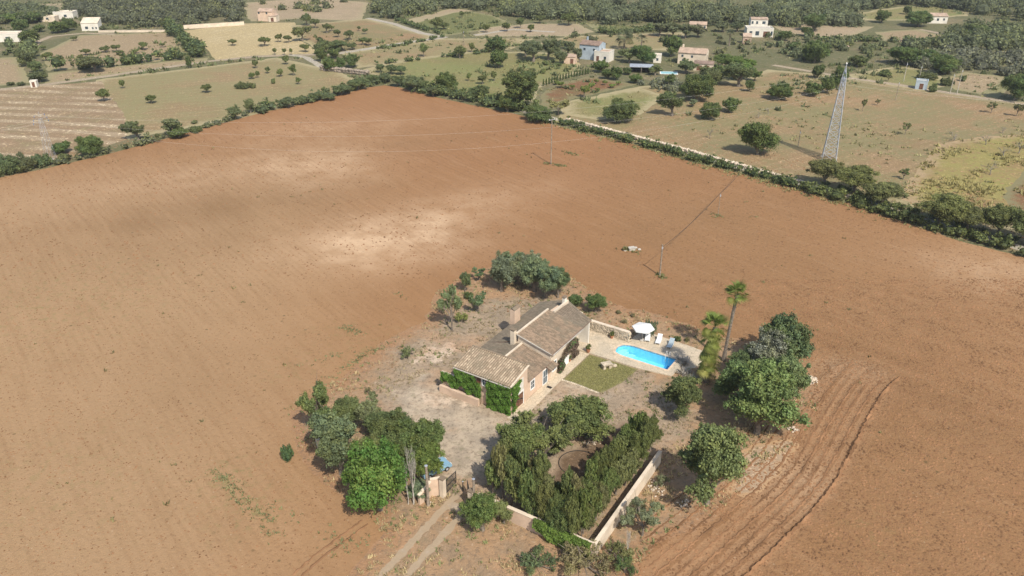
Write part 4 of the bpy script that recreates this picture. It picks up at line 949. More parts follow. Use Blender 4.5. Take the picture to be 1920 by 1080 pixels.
def glass(name, c):
    t = NT(name); return t.fin(c, .08, None, spec=.7)
M['glass'] = glass('window_glass', (.04, .06, .075))
def tile_mat(name, a, b, c):
    t = NT(name); at = t.attr('tint')
    k = t.mix(t.ramp(at, .1, .9), a, b); k = t.mix(t.math('MULTIPLY', t.ramp(t.noise(.55, 5, .7), .45, .65), .6), k, c)
    k = t.mix(t.math('MULTIPLY', t.ramp(t.noise(3.2, 5, .7), .5, .7), .5), k, (.105, .09, .06))
    return t.fin(k, .9, t.bump(t.noise(9, 4), .4, .03), spec=.15)
M['roof_tile'] = tile_mat('weathered_roof_tile', (.20, .15, .105), (.31, .225, .155), (.19, .165, .12))
M['roof_tile_grey'] = tile_mat('lichened_roof_tile', (.165, .135, .10), (.235, .19, .14), (.16, .145, .105))
M['roof_tile_pale'] = tile_mat('pale_roof_tile', (.25, .19, .13), (.44, .345, .245), (.22, .18, .125))
M['roof_brown'] = simple('brown_roof', (.24, .17, .13), .9, .2, .6)
M['roof_pale'] = simple('pale_roof', (.42, .31, .23), .9, .15, .6)

def roof(parent, e0, e1, r1, r0, mat, name='roof', pitch=.27, rowl=.42, thick=.14, seed=1):
    """eave e0->e1, ridge r0->r1 (local 3-D points). A slab and, on it, rows of half-round tiles"""
    e0, e1, r0, r1 = map(Vector, (e0, e1, r0, r1))
    n = (e1 - e0).cross(r0 - e0).normalized()
    if n.z < 0: n = -n
    m = MB(); dn = Vector((0, 0, -thick))
    q = [e0, e1, r1, r0]
    if (e1 - e0).cross(r1 - e0).z < 0: q = [e0, r0, r1, e1]
    m.hexa([p + dn for p in q], q)
    o = m.build(name, M['roof_brown'] if mat != 'roof_tile_pale' else M['roof_tile_pale'], parent)
    cols = max(2, int((e1 - e0).length / pitch)); rows = max(2, int((r0 - e0).length / rowl))
    rr = np.random.default_rng(seed); V = []; F = []; T = []
    ax = (e1 - e0).normalized()
    prof = [(-1, 0), (-.62, .78), (0, 1.0), (.62, .78), (1, 0)]
    for i in range(cols):
        t = (i + .5) / cols
        a = e0.lerp(e1, t); b = r0.lerp(r1, t); colt = rr.random() * .25
        for j in range(rows):
            p0 = a.lerp(b, j / rows); p1 = a.lerp(b, min(1, (j + 1.12) / rows)); base = len(V); w0 = pitch * (.40 + rr.uniform(-.02, .02)); w1 = w0 * .86
            sh = rr.uniform(-.018, .018); tt = min(1, rr.random() * .75 + colt)
            for (pp, ww, zz) in ((p0, w0, .035), (p1, w1, .004)):
                for (x, z) in prof: V.append(tuple(pp + ax * (x * ww + sh) + n * (z * .1 + zz))); T.append(tt)
            for k in range(4): F.append((base + k, base + k + 1, base + 6 + k, base + 5 + k))
    me = mesh_np('roof_tiles', V, np.array(F, np.int32), [M[mat]], attrs=dict(tint=T))
    obj('roof_tiles', me, o, kind='stuff')
    return o

def window(parent, axis, pos, c, z0, z1, w_, out=1, frame=True, name='window', pane='glass', leaves=0, surround=.14):
    """axis 'u': wall plane u=pos, centre v=c; axis 'v': wall plane v=pos, centre u=c. out is the outward sign"""
    def bx(m, a0, a1, zz0, zz1, d0, d1):
        d0, d1 = sorted((pos + out * d0, pos + out * d1))
        if axis == 'u': m.box(d0, d1, a0, a1, zz0, zz1)
        else: m.box(a0, a1, d0, d1, zz0, zz1)
    m = MB(); s = surround
    if frame:
        bx(m, c - w_ / 2 - s, c - w_ / 2, z0 - s, z1 + s, -.02, .05); bx(m, c + w_ / 2, c + w_ / 2 + s, z0 - s, z1 + s, -.02, .05)
        bx(m, c - w_ / 2, c + w_ / 2, z1, z1 + s, -.02, .05); bx(m, c - w_ / 2, c + w_ / 2, z0 - s, z0, -.02, .07)
    else: bx(m, c - w_ / 2, c + w_ / 2, z1, z1 + .05, -.02, .03)
    o = m.build(name, M['white_paint'], parent)
    m = MB(); bx(m, c - w_ / 2, c + w_ / 2, z0, z1, -.02, .012); m.build('pane' if pane == 'glass' else 'leaf', M[pane], o)
    if leaves:
        m = MB(); bx(m, c - .02, c + .02, z0, z1, .012, .03); bx(m, c - w_ / 2, c + w_ / 2, (z0 + z1) / 2 - .02, (z0 + z1) / 2 + .02, .012, .028); m.build('glazing_bar', M['white_paint'], o)
    return o

# ------------------------------------------------------------------ the farmhouse (local frame: u along the front, v away from the camera)
H_ = empty('farmhouse', (HO[0], HO[1], 0), HA, label='pink walled stone farmhouse with tiled roofs at the centre of the ploughed field', cat='farmhouse')
def wallb(nm, mat, *a): return MB().block(*a).build(nm, M[mat], H_)
wallb('wall', 'pink_wall', -8.7, 0, 0, 4.0, -.3, 4.42, 4.42, 5.28, 5.28)                 # front wing
wallb('wall', 'pink_wall', -4.6, -.04, 4.0, 10.1, -.3, 4.05, 2.85, 2.85, 4.05)              # middle wing, front slope
wallb('wall', 'pink_wall', -10.3, -4.6, 4.0, 10.1, -.3, 2.35, 4.05, 4.05, 2.35)
wallb('wall', 'pale_wall', -5.4, 0, 10.1, 18.0, -.3, 5.25, 4.0, 4.0, 5.25)                # main block
wallb('wall', 'pink_wall', -5.4, -2.6, 18.0, 21.2, -.3, 5.25, 4.55, 4.45, 5.0)             # behind the porch
wallb('wall', 'pale_wall', -10.3, -5.4, 10.1, 24.6, -.3, 2.3, 4.2, 4.1, 2.3)              # rear lean-to
wallb('wall', 'pale_wall', -5.4, -2.6, 21.2, 24.2, -.3, 4.1, 3.3, 3.2, 4.0)
wallb('end_wall', 'white_wall', -2.6, .06, 21.0, 21.35, -.3, 4.3, 3.75, 3.75, 4.3)
roof(H_, (-8.95, -.32, 4.42), (.16, -.32, 4.42), (.16, 4.1, 5.36), (-8.95, 4.1, 5.36), 'roof_tile_pale', seed=1, pitch=.33)
roof(H_, (.22, 4.12, 2.90), (.22, 9.98, 2.90), (-4.6, 9.98, 4.18), (-4.6, 4.12, 4.18), 'roof_tile', seed=2)
roof(H_, (-10.55, 10.0, 2.42), (-10.55, 4.12, 2.42), (-4.68, 4.12, 4.16), (-4.68, 10.0, 4.16), 'roof_tile_grey', seed=3)
roof(H_, (.28, 9.95, 4.05), (.28, 18.6, 4.05), (-5.45, 18.6, 5.42), (-5.45, 9.95, 5.42), 'roof_tile', seed=4)
roof(H_, (.28, 18.62, 4.02), (.20, 21.6, 4.0), (-4.3, 22.6, 5.02), (-4.6, 18.62, 5.12), 'roof_tile_grey', seed=5)
roof(H_, (-10.6, 24.9, 2.4), (-10.6, 10.02, 2.4), (-5.62, 10.02, 4.28), (-5.62, 24.9, 4.18), 'roof_tile_grey', seed=6)
roof(H_, (-.6, 22.0, 3.5), (-3.4, 24.5, 3.1), (-5.55, 24.7, 4.12), (-4.4, 22.62, 4.8), 'roof_tile_grey', seed=7)
roof(H_, (.95, 8.7, 2.35), (.95, 10.6, 2.35), (-.02, 10.6, 2.72), (-.02, 8.7, 2.72), 'roof_tile', name='door_canopy', seed=8, thick=.08)
m = MB(); m.bar((-4.62, 4.2, 4.3), (-4.62, 9.95, 4.3), .24, .2); m.build('ridge_cap', M['pale_wall'], H_)
m = MB(); m.bar((-5.55, 9.95, 5.52), (-5.55, 18.6, 5.52), .26, .22); m.build('ridge_cap', M['pale_wall'], H_)
m = MB(); m.box(-4.75, -4.45, 18.66, 22.9, 4.2, 5.42); m.build('parapet', M['pale_wall'], H_)
m = MB(); m.bar((-8.95, 4.16, 5.42), (.16, 4.16, 5.42), .22, .16); m.build('ridge_cap', M['roof_tile_pale'], H_)
m = MB(); m.bar((.16, -.34, 4.46), (.16, 4.12, 5.42), .14, .14); m.build('verge', M['pale_wall'], H_)
m = MB(); m.bar((.2, 9.92, 4.0), (-5.5, 9.92, 5.4), .12, .12); m.build('verge', M['concrete'], H_)
m = MB(); m.bar((.42, 10.0, 3.94), (.42, 18.6, 3.94), .12, .1); m.build('gutter', M['concrete'], H_)
m = MB(); m.bar((-8.9, -.42, 4.33), (.1, -.42, 4.33), .12, .1); m.build('gutter', M['concrete'], H_)
def chimney(u0, u1, v0, v1, z0, z1, mat='pink_wall', cap=True):
    o = MB().block(u0, u1, v0, v1, z0, z1, z1, z1, z1).build('chimney', M[mat], H_)
    if cap:
        MB().box(u0 - .08, u1 + .08, v0 - .08, v1 + .08, z1 + .22, z1 + .32).build('chimney_cap', M['roof_tile'], o)
        m = MB()
        for a in (u0, u1 - .12):
            for b in (v0, v1 - .12): m.box(a, a + .12, b, b + .12, z1, z1 + .22)
        m.build('chimney_post', M[mat], o)
    return o
c_ = chimney(-10.7, -9.9, 16.2, 17.8, -.3, 5.0, cap=False)
m = MB(); m.quad((-10.78, 16.15, 5.0), (-10.78, 17.85, 5.0), (-10.3, 17.85, 5.3), (-10.3, 16.15, 5.3)); m.quad((-9.82, 16.15, 5.0), (-9.82, 17.85, 5.0), (-10.3, 17.85, 5.3), (-10.3, 16.15, 5.3)); m.build('chimney_cap', M['roof_tile'], c_)
chimney(-6.3, -5.62, 9.5, 10.05, 3.4, 5.95, 'pale_wall')
chimney(-5.2, -4.75, 22.2, 22.8, 3.5, 5.75, 'white_wall')
# facade openings
window(H_, 'u', 0, 1.75, 3.0, 3.95, .75, leaves=1)
m = MB(); m.box(.0, .035, .15, 3.0, 2.0, 4.2); m.build('plaster_panel', M['white_wall'], H_)
window(H_, 'u', 0.0, 5.3, 1.1, 2.3, .85, leaves=1)
window(H_, 'u', 0.0, 8.6, 0.05, 2.2, 1.05, name='door', pane='shutter', leaves=1)
window(H_, 'u', 0.0, 11.1, 0.9, 2.3, .9, leaves=1)
window(H_, 'u', 0.0, 14.6, 0.05, 2.2, 1.0, name='door', pane='white_paint')
window(H_, 'u', -2.6, 19.6, .05, 2.15, 1.1, name='door', pane='wood_door')
m = MB(); m.box(.0, .02, .9, 2.9, .15, 2.0); o_ = m.build('garage_door', M['wood_door'], H_)
m = MB(); m.box(.02, .06, .75, .9, 0, 2.15); m.box(.02, .06, 2.9, 3.05, 0, 2.15); m.box(.02, .06, .75, 3.05, 2.15, 2.3); m.build('door_frame', M['white_paint'], o_)
m = MB(); m.bar((.0, .05, 2.0), (1.1, 1.2, 2.3), .1); m.build('awning_bar', M['metal_dark'], H_)
window(H_, 'v', 0, -4.05, 3.0, 4.05, .75, out=-1, leaves=1)
m = MB(); m.box(-5.3, -4.72, -.09, -.055, 2.95, 4.1); m.build('shutter', M['wood_door'], H_)
window(H_, 'u', -10.3, 7.0, 1.1, 2.0, .7, out=-1)
m = MB(); m.box(-.02, .02, 16.2, 16.3, 2.0, 2.5); m.build('lamp_bracket', M['metal_dark'], H_)
# yard wall continuing the front
yw = empty('yard_wall', (*hw(-9.9, -.1), 0), HA, label='low pink wall under the ivy at the left end of the farmhouse front', cat='wall')
MB().block(-1.15, 1.15, -.16, .14, -.3, 2.55, 2.75, 2.75, 2.55).build('wall_face', M['pink_wall'], yw)
MB().box(-1.22, 1.2, -.20, .18, 2.76, 2.84).build('coping', M['pale_wall'], yw)
pw = empty('planter_wall', (*hw(-7.9, -.75), 0), HA, label='pale pink planter wall along the front foot of the farmhouse', cat='wall')
MB().box(-3.1, 3.3, -.2, .2, -.2, 1.05).build('wall_face', M['pink_wall'], pw)
MB().box(-3.1, 3.3, .2, .6, -.2, .95).build('soil_bed', M['garden_soil'], pw)

# ivy and climbers: shells of leaves over the wall
def leaf_sheet(name, label, cells, origin, rz, n, size, color, cat='climber', thick=.3, seed=1, group=None):
    """cells: function(rng, n) -> local points (n,3) and outward normal (3,)"""
    rng = np.random.default_rng(seed); pts, nr = cells(rng, n); n = len(pts)
    nrm = nr + rng.normal(size=(n, 3)) * .55; nrm /= np.linalg.norm(nrm, axis=1)[:, None]
    a = np.cross(nrm, rng.normal(size=(n, 3))); a /= np.linalg.norm(a, axis=1)[:, None]; b = np.cross(nrm, a)
    s = (size * (.6 + .8 * rng.random(n)))[:, None] * .5
    c = pts + nr * (rng.random(n)[:, None] ** .7 * thick + .03 + .30 * np.abs(np.sin(pts[:, :1] * 2.1 + pts[:, 2:] * 1.7) * np.sin(pts[:, :1] * .9 - pts[:, 2:] * 2.6 + 1)) + .05 * rng.normal(size=(n, 1)))
    v = np.stack([c - a * s, c - b * s, c + a * s, c + b * s], 1).reshape(-1, 3); f = np.arange(n * 4, dtype=np.int32).reshape(-1, 4)
    cl = .5 + .5 * np.sin(pts[:, 0] * 1.7 + pts[:, 2] * 2.3 + pts[:, 1]) * np.sin(pts[:, 2] * 1.1 - pts[:, 0] * .6)
    ti = np.clip(.45 * cl + .55 * rng.random(n), 0, 1)
    me = mesh_np(name, v, f, [M['leaf']], attrs=dict(tint=np.repeat(ti, 4), hue=np.repeat(rng.random(n) ** 2 * .5, 4)))
    o = obj(name, me, label=label, cat=cat, color=color, group=group); o.location = origin; o.rotation_euler = (0, 0, rz); return o
def front_rect(u0, u1, z0f, z1f, v=0.0):
    def f(rng, n):
        u = rng.uniform(u0, u1, n); z = rng.uniform(0, 5, n); k = (z > z0f(u) + rng.normal(0, .16, n) + .22 * np.sin(u * 3.1) * (u < -4) ) & (z < z1f(u) + rng.normal(0, .08, n) - .12 * np.abs(np.sin(u * 4)))
        u, z = u[k], z[k]; return np.column_stack([u, np.full(len(u), v), z]), np.array([0, -1., 0])
    return f
IVY = (.068, .135, .022)
leaf_sheet('ivy', 'bright green ivy covering the right half of the farmhouse front', front_rect(-3.55, .1, lambda u: u * 0, lambda u: 4.35 + u * 0), (*HO, 0), HA, 26000, .17, IVY, seed=1)
leaf_sheet('ivy', 'bright green ivy hanging over the low wall left of the front window', front_rect(-11.0, -4.6, lambda u: 1.55 - (u + 4.6) * .02 + .25 * np.sin(u * 2.3) - .6 * (u > -5.3), lambda u: np.where(u > -8.6, np.where(u > -5.4, 3.2, 4.25), 2.95)), (*HO, 0), HA, 40000, .17, IVY, seed=2, thick=.45)
def side_ivy(rng, n):
    v = rng.uniform(0, 1.6, n); z = rng.uniform(0, 4.8, n); k = z > .3 + v * 2.2 + rng.normal(0, .15, n); k &= z < 4.35 + .25 * v
    return np.column_stack([np.zeros(k.sum()) + .02, v[k], z[k]]), np.array([1., 0, 0])
leaf_sheet('ivy', 'green ivy wrapping round the front right corner of the farmhouse', side_ivy, (*HO, 0), HA, 7000, .17, IVY, seed=3)
def arch(rng, n):
    v = rng.uniform(11.7, 17.0, n); z = rng.uniform(0, 3.75, n)
    top = 3.7 - .10 * (v - 16.2) ** 2 * (v < 16.2) - 1.4 * np.clip((v - 16.2), 0, 1) ** 2; bot = np.where((v > 13.0) & (v < 15.6), 2.25, 0.0) + rng.normal(0, .12, n)
    bot = np.where(v > 15.6, .6, bot); bot = np.where(v <= 13.0, 0.1, bot)
    k = (z < top + rng.normal(0, .1, n)) & (z > bot); return np.column_stack([np.zeros(k.sum()) + .03, v[k], z[k]]), np.array([1., 0, 0])
leaf_sheet('bougainvillea', 'brown and purple bougainvillea arching over the white doorway of the main wing', arch, (*HO, 0), HA, 9000, .16, (.10, .07, .055), seed=4, thick=.5)
def arch2(rng, n):
    p, q = arch(rng, n); k = (p[:, 1] < 12.9) | (p[:, 2] > 3.0); return p[k], q
leaf_sheet('climbing_vine', 'green vine mixed into the bougainvillea on the terrace facade', arch2, (*HO, 0), HA, 2600, .17, (.05, .10, .03), seed=5, thick=.6)

# ------------------------------------------------------------------ terrace, pool
def slab(name, poly, hole, z0, z1, mat, **k):
    pts = [Vector(p) for p in poly] + [Vector(p) for p in hole]; n = len(poly); m_ = len(hole)
    ed = [(i, (i + 1) % n) for i in range(n)] + [(n + i, n + (i + 1) % m_) for i in range(m_)]
    vo, eo, fo, *_ = geometry.delaunay_2d_cdt(pts, ed, [], 0, 1e-5); V = np.array([(v.x, v.y) for v in vo]); F = [tuple(f) for f in fo]
    cx = np.array([V[list(f)].mean(0) for f in F]); keep = inside(poly, cx[:, 0], cx[:, 1])
    if hole: keep &= ~inside(hole, cx[:, 0], cx[:, 1])
    v = [(x, y, z1) for x, y in V]; f = []
    for q, kk in zip(F, keep):
        if kk:
            a, b, c = V[q[0]], V[q[1]], V[q[2]]
            f.append(q if (b[0] - a[0]) * (c[1] - a[1]) - (b[1] - a[1]) * (c[0] - a[0]) > 0 else q[::-1])
    for loop in (poly, hole):
        for i in range(len(loop)):
            a, b = loop[i], loop[(i + 1) % len(loop)]; s = len(v)
            v += [(*a, z0), (*b, z0), (*b, z1), (*a, z1)]; f.append((s, s + 1, s + 2, s + 3))
    me = bpy.data.meshes.new(name); me.from_pydata(v, [], f); me.materials.append(M[mat]); me.update()
    return obj(name, me, **k)
def grow(poly, d):
    c = np.mean(poly, 0); out = []; n = len(poly)
    for i in range(n):
        a, b, e = np.array(poly[i - 1]), np.array(poly[i]), np.array(poly[(i + 1) % n]); t1 = (b - a) / np.linalg.norm(b - a); t2 = (e - b) / np.linalg.norm(e - b)
        n1 = np.array((t1[1], -t1[0])); n2 = np.array((t2[1], -t2[0])); q = n1 + n2; q /= np.linalg.norm(q)
        if np.dot(q, b - c) < 0: q = -q
        out.append(tuple(b + q * d))
    return out
COPE = grow(POOL, .42)
slab('pool_terrace', DECK, COPE, -.3, .16, 'stone_paving', kind='structure')
DK2 = [hw(*q) for q in ((4.9, 19.15), (9.3, 18.93), (14.12, 19.68), (14.12, 20.3), (9.3, 19.75), (4.9, 19.9))]
pool = empty('swimming_pool', (*hw(8.6, 22.4), 0), 0, label='long bright blue swimming pool with rounded left end beside the farmhouse terrace', cat='pool')
def in_pool(o): o.parent = pool; o.matrix_parent_inverse = Matrix.Translation(-Vector(pool.location)); return o
# coping in separate stones
def coping():
    o = slab('coping', COPE, POOL, -.05, .20, 'coping_stone'); in_pool(o)
coping()
def liner_mat():
    t = NT('pool_liner'); k = t.mix(t.ramp(t.noise(1.2, 2), .3, .7), (.27, .66, .88), (.33, .74, .94))
    s_ = t.vor(1.4, feature='SMOOTH_F1'); k = t.mix(t.math('MULTIPLY', t.ramp(s_, .3, .7), .16), k, (.35, .75, .95))
    return t.fin(k, .5)
M['liner'] = liner_mat()
M['liner_painted_depth'] = simple('pool_painted_depth', (.05, .36, .66), .5, .05, 1)  # darker blue: darkening of deep water painted into the liner colour
M['liner_pale'] = simple('pool_step', (.48, .80, .93), .5, .05, 1)
def basin():
    m = MB(); n = len(POOL)
    for i in range(n):
        a, b = POOL[i], POOL[(i + 1) % n]; m.quad((*a, .18), (*b, .18), (*b, -1.7), (*a, -1.7))
    m.f.append(tuple(range(len(m.v), len(m.v) + n))); m.v += [(*p, -1.5) for p in POOL]
    return m
in_pool(basin().build('basin', M['liner']))
for i in range(3):
    d = i * .38; st = [hw(*q) for q in ((6.6 - d * .8, 23.95), (6.2 - d, 23.9), (4.8, 23.35), (4.4, 22.6), (4.4, 21.8), (4.8, 21.25), (6.2 - d, 21.0), (6.6 - d * .8, 20.95))]
    if i: st = [hw(*q) for q in ((5.9 - d * .7, 23.6), (4.8, 23.3), (4.42, 22.6), (4.42, 21.8), (4.8, 21.3), (5.9 - d * .7, 21.1))]
    in_pool(slab('step', st, [], -1.45, -1.15 + i * .36, 'liner_pale'))
in_pool(slab('painted_depth_floor', [hw(*q) for q in ((12.85, 20.85), (12.85, 24.05), (11.3, 24.05), (11.9, 20.85))], [], -1.48, -1.44, 'liner_painted_depth'))  # thin slab on the level floor; its darker blue paints in the depth
def water_mat():
    t = NT('pool_water'); tr = t.n('ShaderNodeBsdfTransparent'); tr.inputs[0].default_value = (.74, .95, 1, 1)
    gl = t.n('ShaderNodeBsdfGlossy'); gl.inputs['Roughness'].default_value = .05
    bp = t.bump(t.noise(2.2, 4), .6, .08); t.l(bp, gl.inputs['Normal'])
    fr = t.n('ShaderNodeFresnel'); fr.inputs['IOR'].default_value = 1.33; t.l(bp, fr.inputs['Normal'])
    mx = t.n('ShaderNodeMixShader'); t.l(fr.outputs[0], mx.inputs[0]); t.l(tr.outputs[0], mx.inputs[1]); t.l(gl.outputs[0], mx.inputs[2]); t.l(mx.outputs[0], t.out.inputs[0]); return t.m
M['water'] = water_mat()
m = MB(); m.v = [(*p, .03) for p in grow(POOL, -.004)]; m.f = [tuple(range(len(POOL)))]; in_pool(m.build('water', M['water']))
m = MB()
for s_ in (-.25, .25):
    c = hw(11.6, 24.2); 
    pts = [(*hw(11.6 + s_, 24.35), .2), (*hw(11.6 + s_, 24.3), .95), (*hw(11.6 + s_, 23.95), 1.05), (*hw(11.6 + s_, 23.8), .6), (*hw(11.6 + s_, 23.8), -.6)]
    m.tube(pts, .03, 6)
in_pool(m.build('ladder', M['white_paint']))

# dry stone wall along the terrace
def stone_wall(name, a, b, h, t, label, seed=1, size=.3, mat='stone', cap=True, n_rows=None):
    rr = random.Random(seed); L = math.hypot(b[0] - a[0], b[1] - a[1]); rz = math.atan2(b[1] - a[1], b[0] - a[0])
    o = empty(name, (a[0], a[1], G(*a)), rz, label=label, cat='wall')
    MB().box(0, L, -t / 2 + .05, t / 2 - .05, -.2, h - .05).build('core', M['concrete'], o)
    m = MB(); z = 0
    while z < h - .05:
        hh = size * rr.uniform(.6, .85); x = rr.uniform(-.2, 0)
        while x < L:
            w_ = size * rr.uniform(.8, 1.6)
            for s in (-1, 1): m.blob((x + w_ / 2, s * (t / 2 - .06), z + hh / 2), max(w_, hh) * .56, .75, rr.random())
            x += w_
        z += hh
    m.build('stonework', M[mat], o, kind='stuff')
    if cap: MB().box(-.02, L + .02, -t / 2 - .05, t / 2 + .05, h, h + .09).build('coping', M['pale_wall'], o)
    return o
stone_wall('terrace_wall', hw(-2.3, 25.0), hw(4.9, 24.95), 1.75, .45, 'cream dry stone wall behind the terrace left of the parasol', 1, .22)
stone_wall('garden_wall', hw(-10.5, -10), hw(-10.5, -10.4), .3, .3, 'tiny stone heap', 2) if False else None

# lawn edging
m = MB()
EDG = [hw(1.62, 10.62), hw(3.5, 10.75), hw(5.6, 10.68), hw(7.3, 10.72)]
rr = random.Random(3)
ke = empty('lawn_edging', (*EDG[0], 0), 0, label='row of pale edging stones along the near side of the lawn', cat='edging')
for i in range(22):
    t = i / 22; p = hw(1.62 + 5.9 * t, 10.62 + .1 * math.sin(t * 5)); o = MB().blob((0, 0, 0), .2, .6, i).build('stone', M['stone'], ke); o.location = (p[0] - EDG[0][0], p[1] - EDG[0][1], .04)

# pieces of furniture
def parasol():
    c = hw(4.9, 27.4); x, y = P(1204, 638)
    o = empty('parasol', (x, y, .0), .35, label='white square parasol standing behind the pool', cat='parasol')
    c_ = MB(); n = 6; R0 = 1.7
    rim = [(R0 * math.cos(2 * math.pi * k / n + .39), R0 * math.sin(2 * math.pi * k / n + .39), 2.25) for k in range(n)]
    for k in range(n):
        a, b = rim[k], rim[(k + 1) % n]; c_.quad(a, b, (0, 0, 2.78)); c_.quad((a[0], a[1], 2.05), (b[0], b[1], 2.05), b, a)
    c_.build('canopy', M['white_paint'], o)
    MB().tube([(0, 0, 0), (0, 0, 2.85)], .035, 8).build('pole', M['galv'], o)
    MB().lathe([(.0, 0), (.4, 0), (.4, .08), (.08, .14), (.0, .14)], 14).build('base', M['concrete'], o)
    for k in range(n):
        a = rim[k]; MB().bar((0, 0, 2.0), (a[0] * .95, a[1] * .95, 2.24), .025).build('rib', M['galv'], o)
parasol()
M['lounger'] = simple('lounger_plastic', (.66, .68, .68), .5, .05, 2)
M['cushion'] = simple('grey_blue_cushion', (.33, .40, .44), .8, .1, 2)
def lounger(px, py, rz, label, mat='lounger', back=.55):
    x, y = P(px, py); z = .01
    o = empty('sun_lounger', (x, y, z), rz, label=label, cat='sun lounger', group='sun loungers beside the pool')
    MB().box(-.36, .36, -1.0, .25, .30, .38).build('seat', M[mat], o)
    MB().hexa([(-.36, .25, .30), (.36, .25, .30), (.36, .95, .30 + back), (-.36, .95, .30 + back)], [(-.36, .22, .38), (.36, .22, .38), (.36, .90, .39 + back), (-.36, .90, .39 + back)]).build('backrest', M[mat], o)
    for a in (-.3, .3):
        for b in (-.85, .55): MB().box(a - .03, a + .03, b - .03, b + .03, 0, .30).build('leg', M['white_paint'], o)
        MB().box(a - .025 + (.07 if a > 0 else -.07), a + .025 + (.07 if a > 0 else -.07), -1.0, .6, .24, .30).build('frame', M['white_paint'], o)
lounger(1214, 636, R(-14), 'pale grey sun lounger nearest the white parasol')
lounger(1235, 641, R(-22), 'pale grey sun lounger in the middle of the three')
lounger(1257, 649, R(-26), 'grey blue sun lounger under the palm shade at the end of the pool', 'cushion')

def pot(px, py, label, s=1.0, plant=(.06, .08, .03), z=.16):
    x, y = P(px, py, z)
    o = empty('potted_plant', (x, y, z), 0, label=label, cat='potted plant')
    MB().lathe([(0, 0), (.16 * s, 0), (.24 * s, .36 * s), (.27 * s, .38 * s), (.25 * s, .42 * s), (0, .38 * s)], 12).build('pot', M['terracotta'], o)
    rng = np.random.default_rng(int(px)); v, f, ti, hu = leaf_cloud(rng, [(0, 0, .65 * s, .3 * s), (.12, .1, .8 * s, .22 * s), (-.14, 0, .6 * s, .2 * s)], 260, .11 * s, core=.2)
    obj('foliage', mesh_np('foliage', v, f, [M['leaf']], attrs=dict(tint=ti, hue=hu)), o, color=plant)
pot(1103, 660, 'dark plant in a terracotta pot at the corner of the lawn', 1.3)
pot(1147, 634, 'dark plant in a terracotta pot by the terrace stone wall', 1.2)
pot(1049, 697, 'small potted plant at the foot of the bougainvillea, left one', .9, z=.02)
pot(1068, 677, 'small potted plant at the foot of the bougainvillea, right one', .9, z=.02)
pot(1089, 612, 'dark bushy plant hanging in the open porch', 1.3, z=1.6) if False else None

# stone table on the lawn
x, y = P(1137, 690)
o = empty('stone_table', (x, y, 0), .4, label='rough pale stone block table standing on the lawn', cat='table')
MB().box(-.75, .75, -.5, .5, .62, .82).build('tabletop', M['stone'], o)
for a in (-.45, .45): MB().box(a - .2, a + .2, -.35, .35, 0, .62).build('leg', M['stone'], o)
MB().blob((1.25, -.1, .2), .42, .8, 4).build('side_stone', M['stone'], o)
m = MB(); m.box(-.35, .35, -.22, .22, 0, .05); o = m.build('doormat', M['dark'], label='small dark mat on the path at the farmhouse door', cat='doormat'); o.location = (*hw(1.0, 8.1), .01); o.rotation_euler = (0, 0, HA)

# ------------------------------------------------------------------ entrance: gate, walls, post
def plain_wall(name, a, b, h0, h1, t, mat, label, coping=True):
    L = math.hypot(b[0] - a[0], b[1] - a[1]); rz = math.atan2(b[1] - a[1], b[0] - a[0])
    o = empty(name, (a[0], a[1], 0), rz, label=label, cat='wall')
    MB().block(0, L, -t / 2, t / 2, -.3, h0, h1, h1, h0).build('wall_face', M[mat], o)
    if coping: MB().hexa([(-.02, -t / 2 - .04, h0 + .003), (L + .02, -t / 2 - .04, h1 + .003), (L + .02, t / 2 + .04, h1 + .003), (-.02, t / 2 + .04, h0 + .003)], [(-.02, -t / 2 - .04, h0 + .08), (L + .02, -t / 2 - .04, h1 + .08), (L + .02, t / 2 + .04, h1 + .08), (-.02, t / 2 + .04, h0 + .08)]).build('coping', M['pale_wall'], o)
    return o
gl = P(833, 935); gr = P(884, 952)
plain_wall('entrance_wall', P(786, 946), P(808, 930), 1.3, 2.1, .3, 'pink_wall', 'short pale pink wall piece between the bare poplar and the wooden pole')
plain_wall('entrance_wall', P(808, 929), P(826, 927), 2.3, 2.4, .3, 'pink_wall', 'pink wall panel set back at the left of the gate')
plain_wall('boundary_wall', P(594, 828), P(600, 850), 1.9, 1.9, .3, 'pale_wall', 'short pale wall end showing under the left trees')
def pillar(px, py, h, label, w_=.55):
    x, y = P(px, py); o = empty('gate_pillar', (x, y, 0), HA, label=label, cat='gate pillar', group='pillars of the entrance gate')
    MB().box(-w_ / 2, w_ / 2, -w_ / 2, w_ / 2, -.2, h).build('shaft', M['pale_wall'], o)
    MB().box(-w_ / 2 - .06, w_ / 2 + .06, -w_ / 2 - .06, w_ / 2 + .06, h, h + .1).build('cap', M['roof_tile'], o)
pillar(831, 931, 2.6, 'pale pillar at the left side of the open entrance gate')
pillar(884, 953, 2.5, 'pale pillar at the right side of the open entrance gate, beside the dark post')
def gate(px, py, rz, label):
    x, y = P(px, py); o = empty('iron_gate', (x, y, .05), rz, label=label, cat='gate', group='open leaves of the entrance gate')
    m = MB(); m.bar((0, 0, 0), (0, 0, 1.9), .07); m.bar((2.0, 0, 0), (2.0, 0, 1.7), .06); m.bar((0, 0, .1), (2.0, 0, .1), .06); m.bar((0, 0, 1.85), (2.0, 0, 1.65), .06); m.bar((0, 0, .9), (2, 0, .85), .05); m.build('frame', M['metal_dark'], o)
    for i in range(1, 14): MB().bar((i * .145, 0, .1), (i * .145, 0, 1.85 - i * .0145), .025).build('bar', M['metal_dark'], o)
gate(838, 925, R(62), 'dark iron gate leaf swung open beside the left pillar')
gate(881, 945, R(100), 'dark iron gate leaf swung open beside the right pillar')
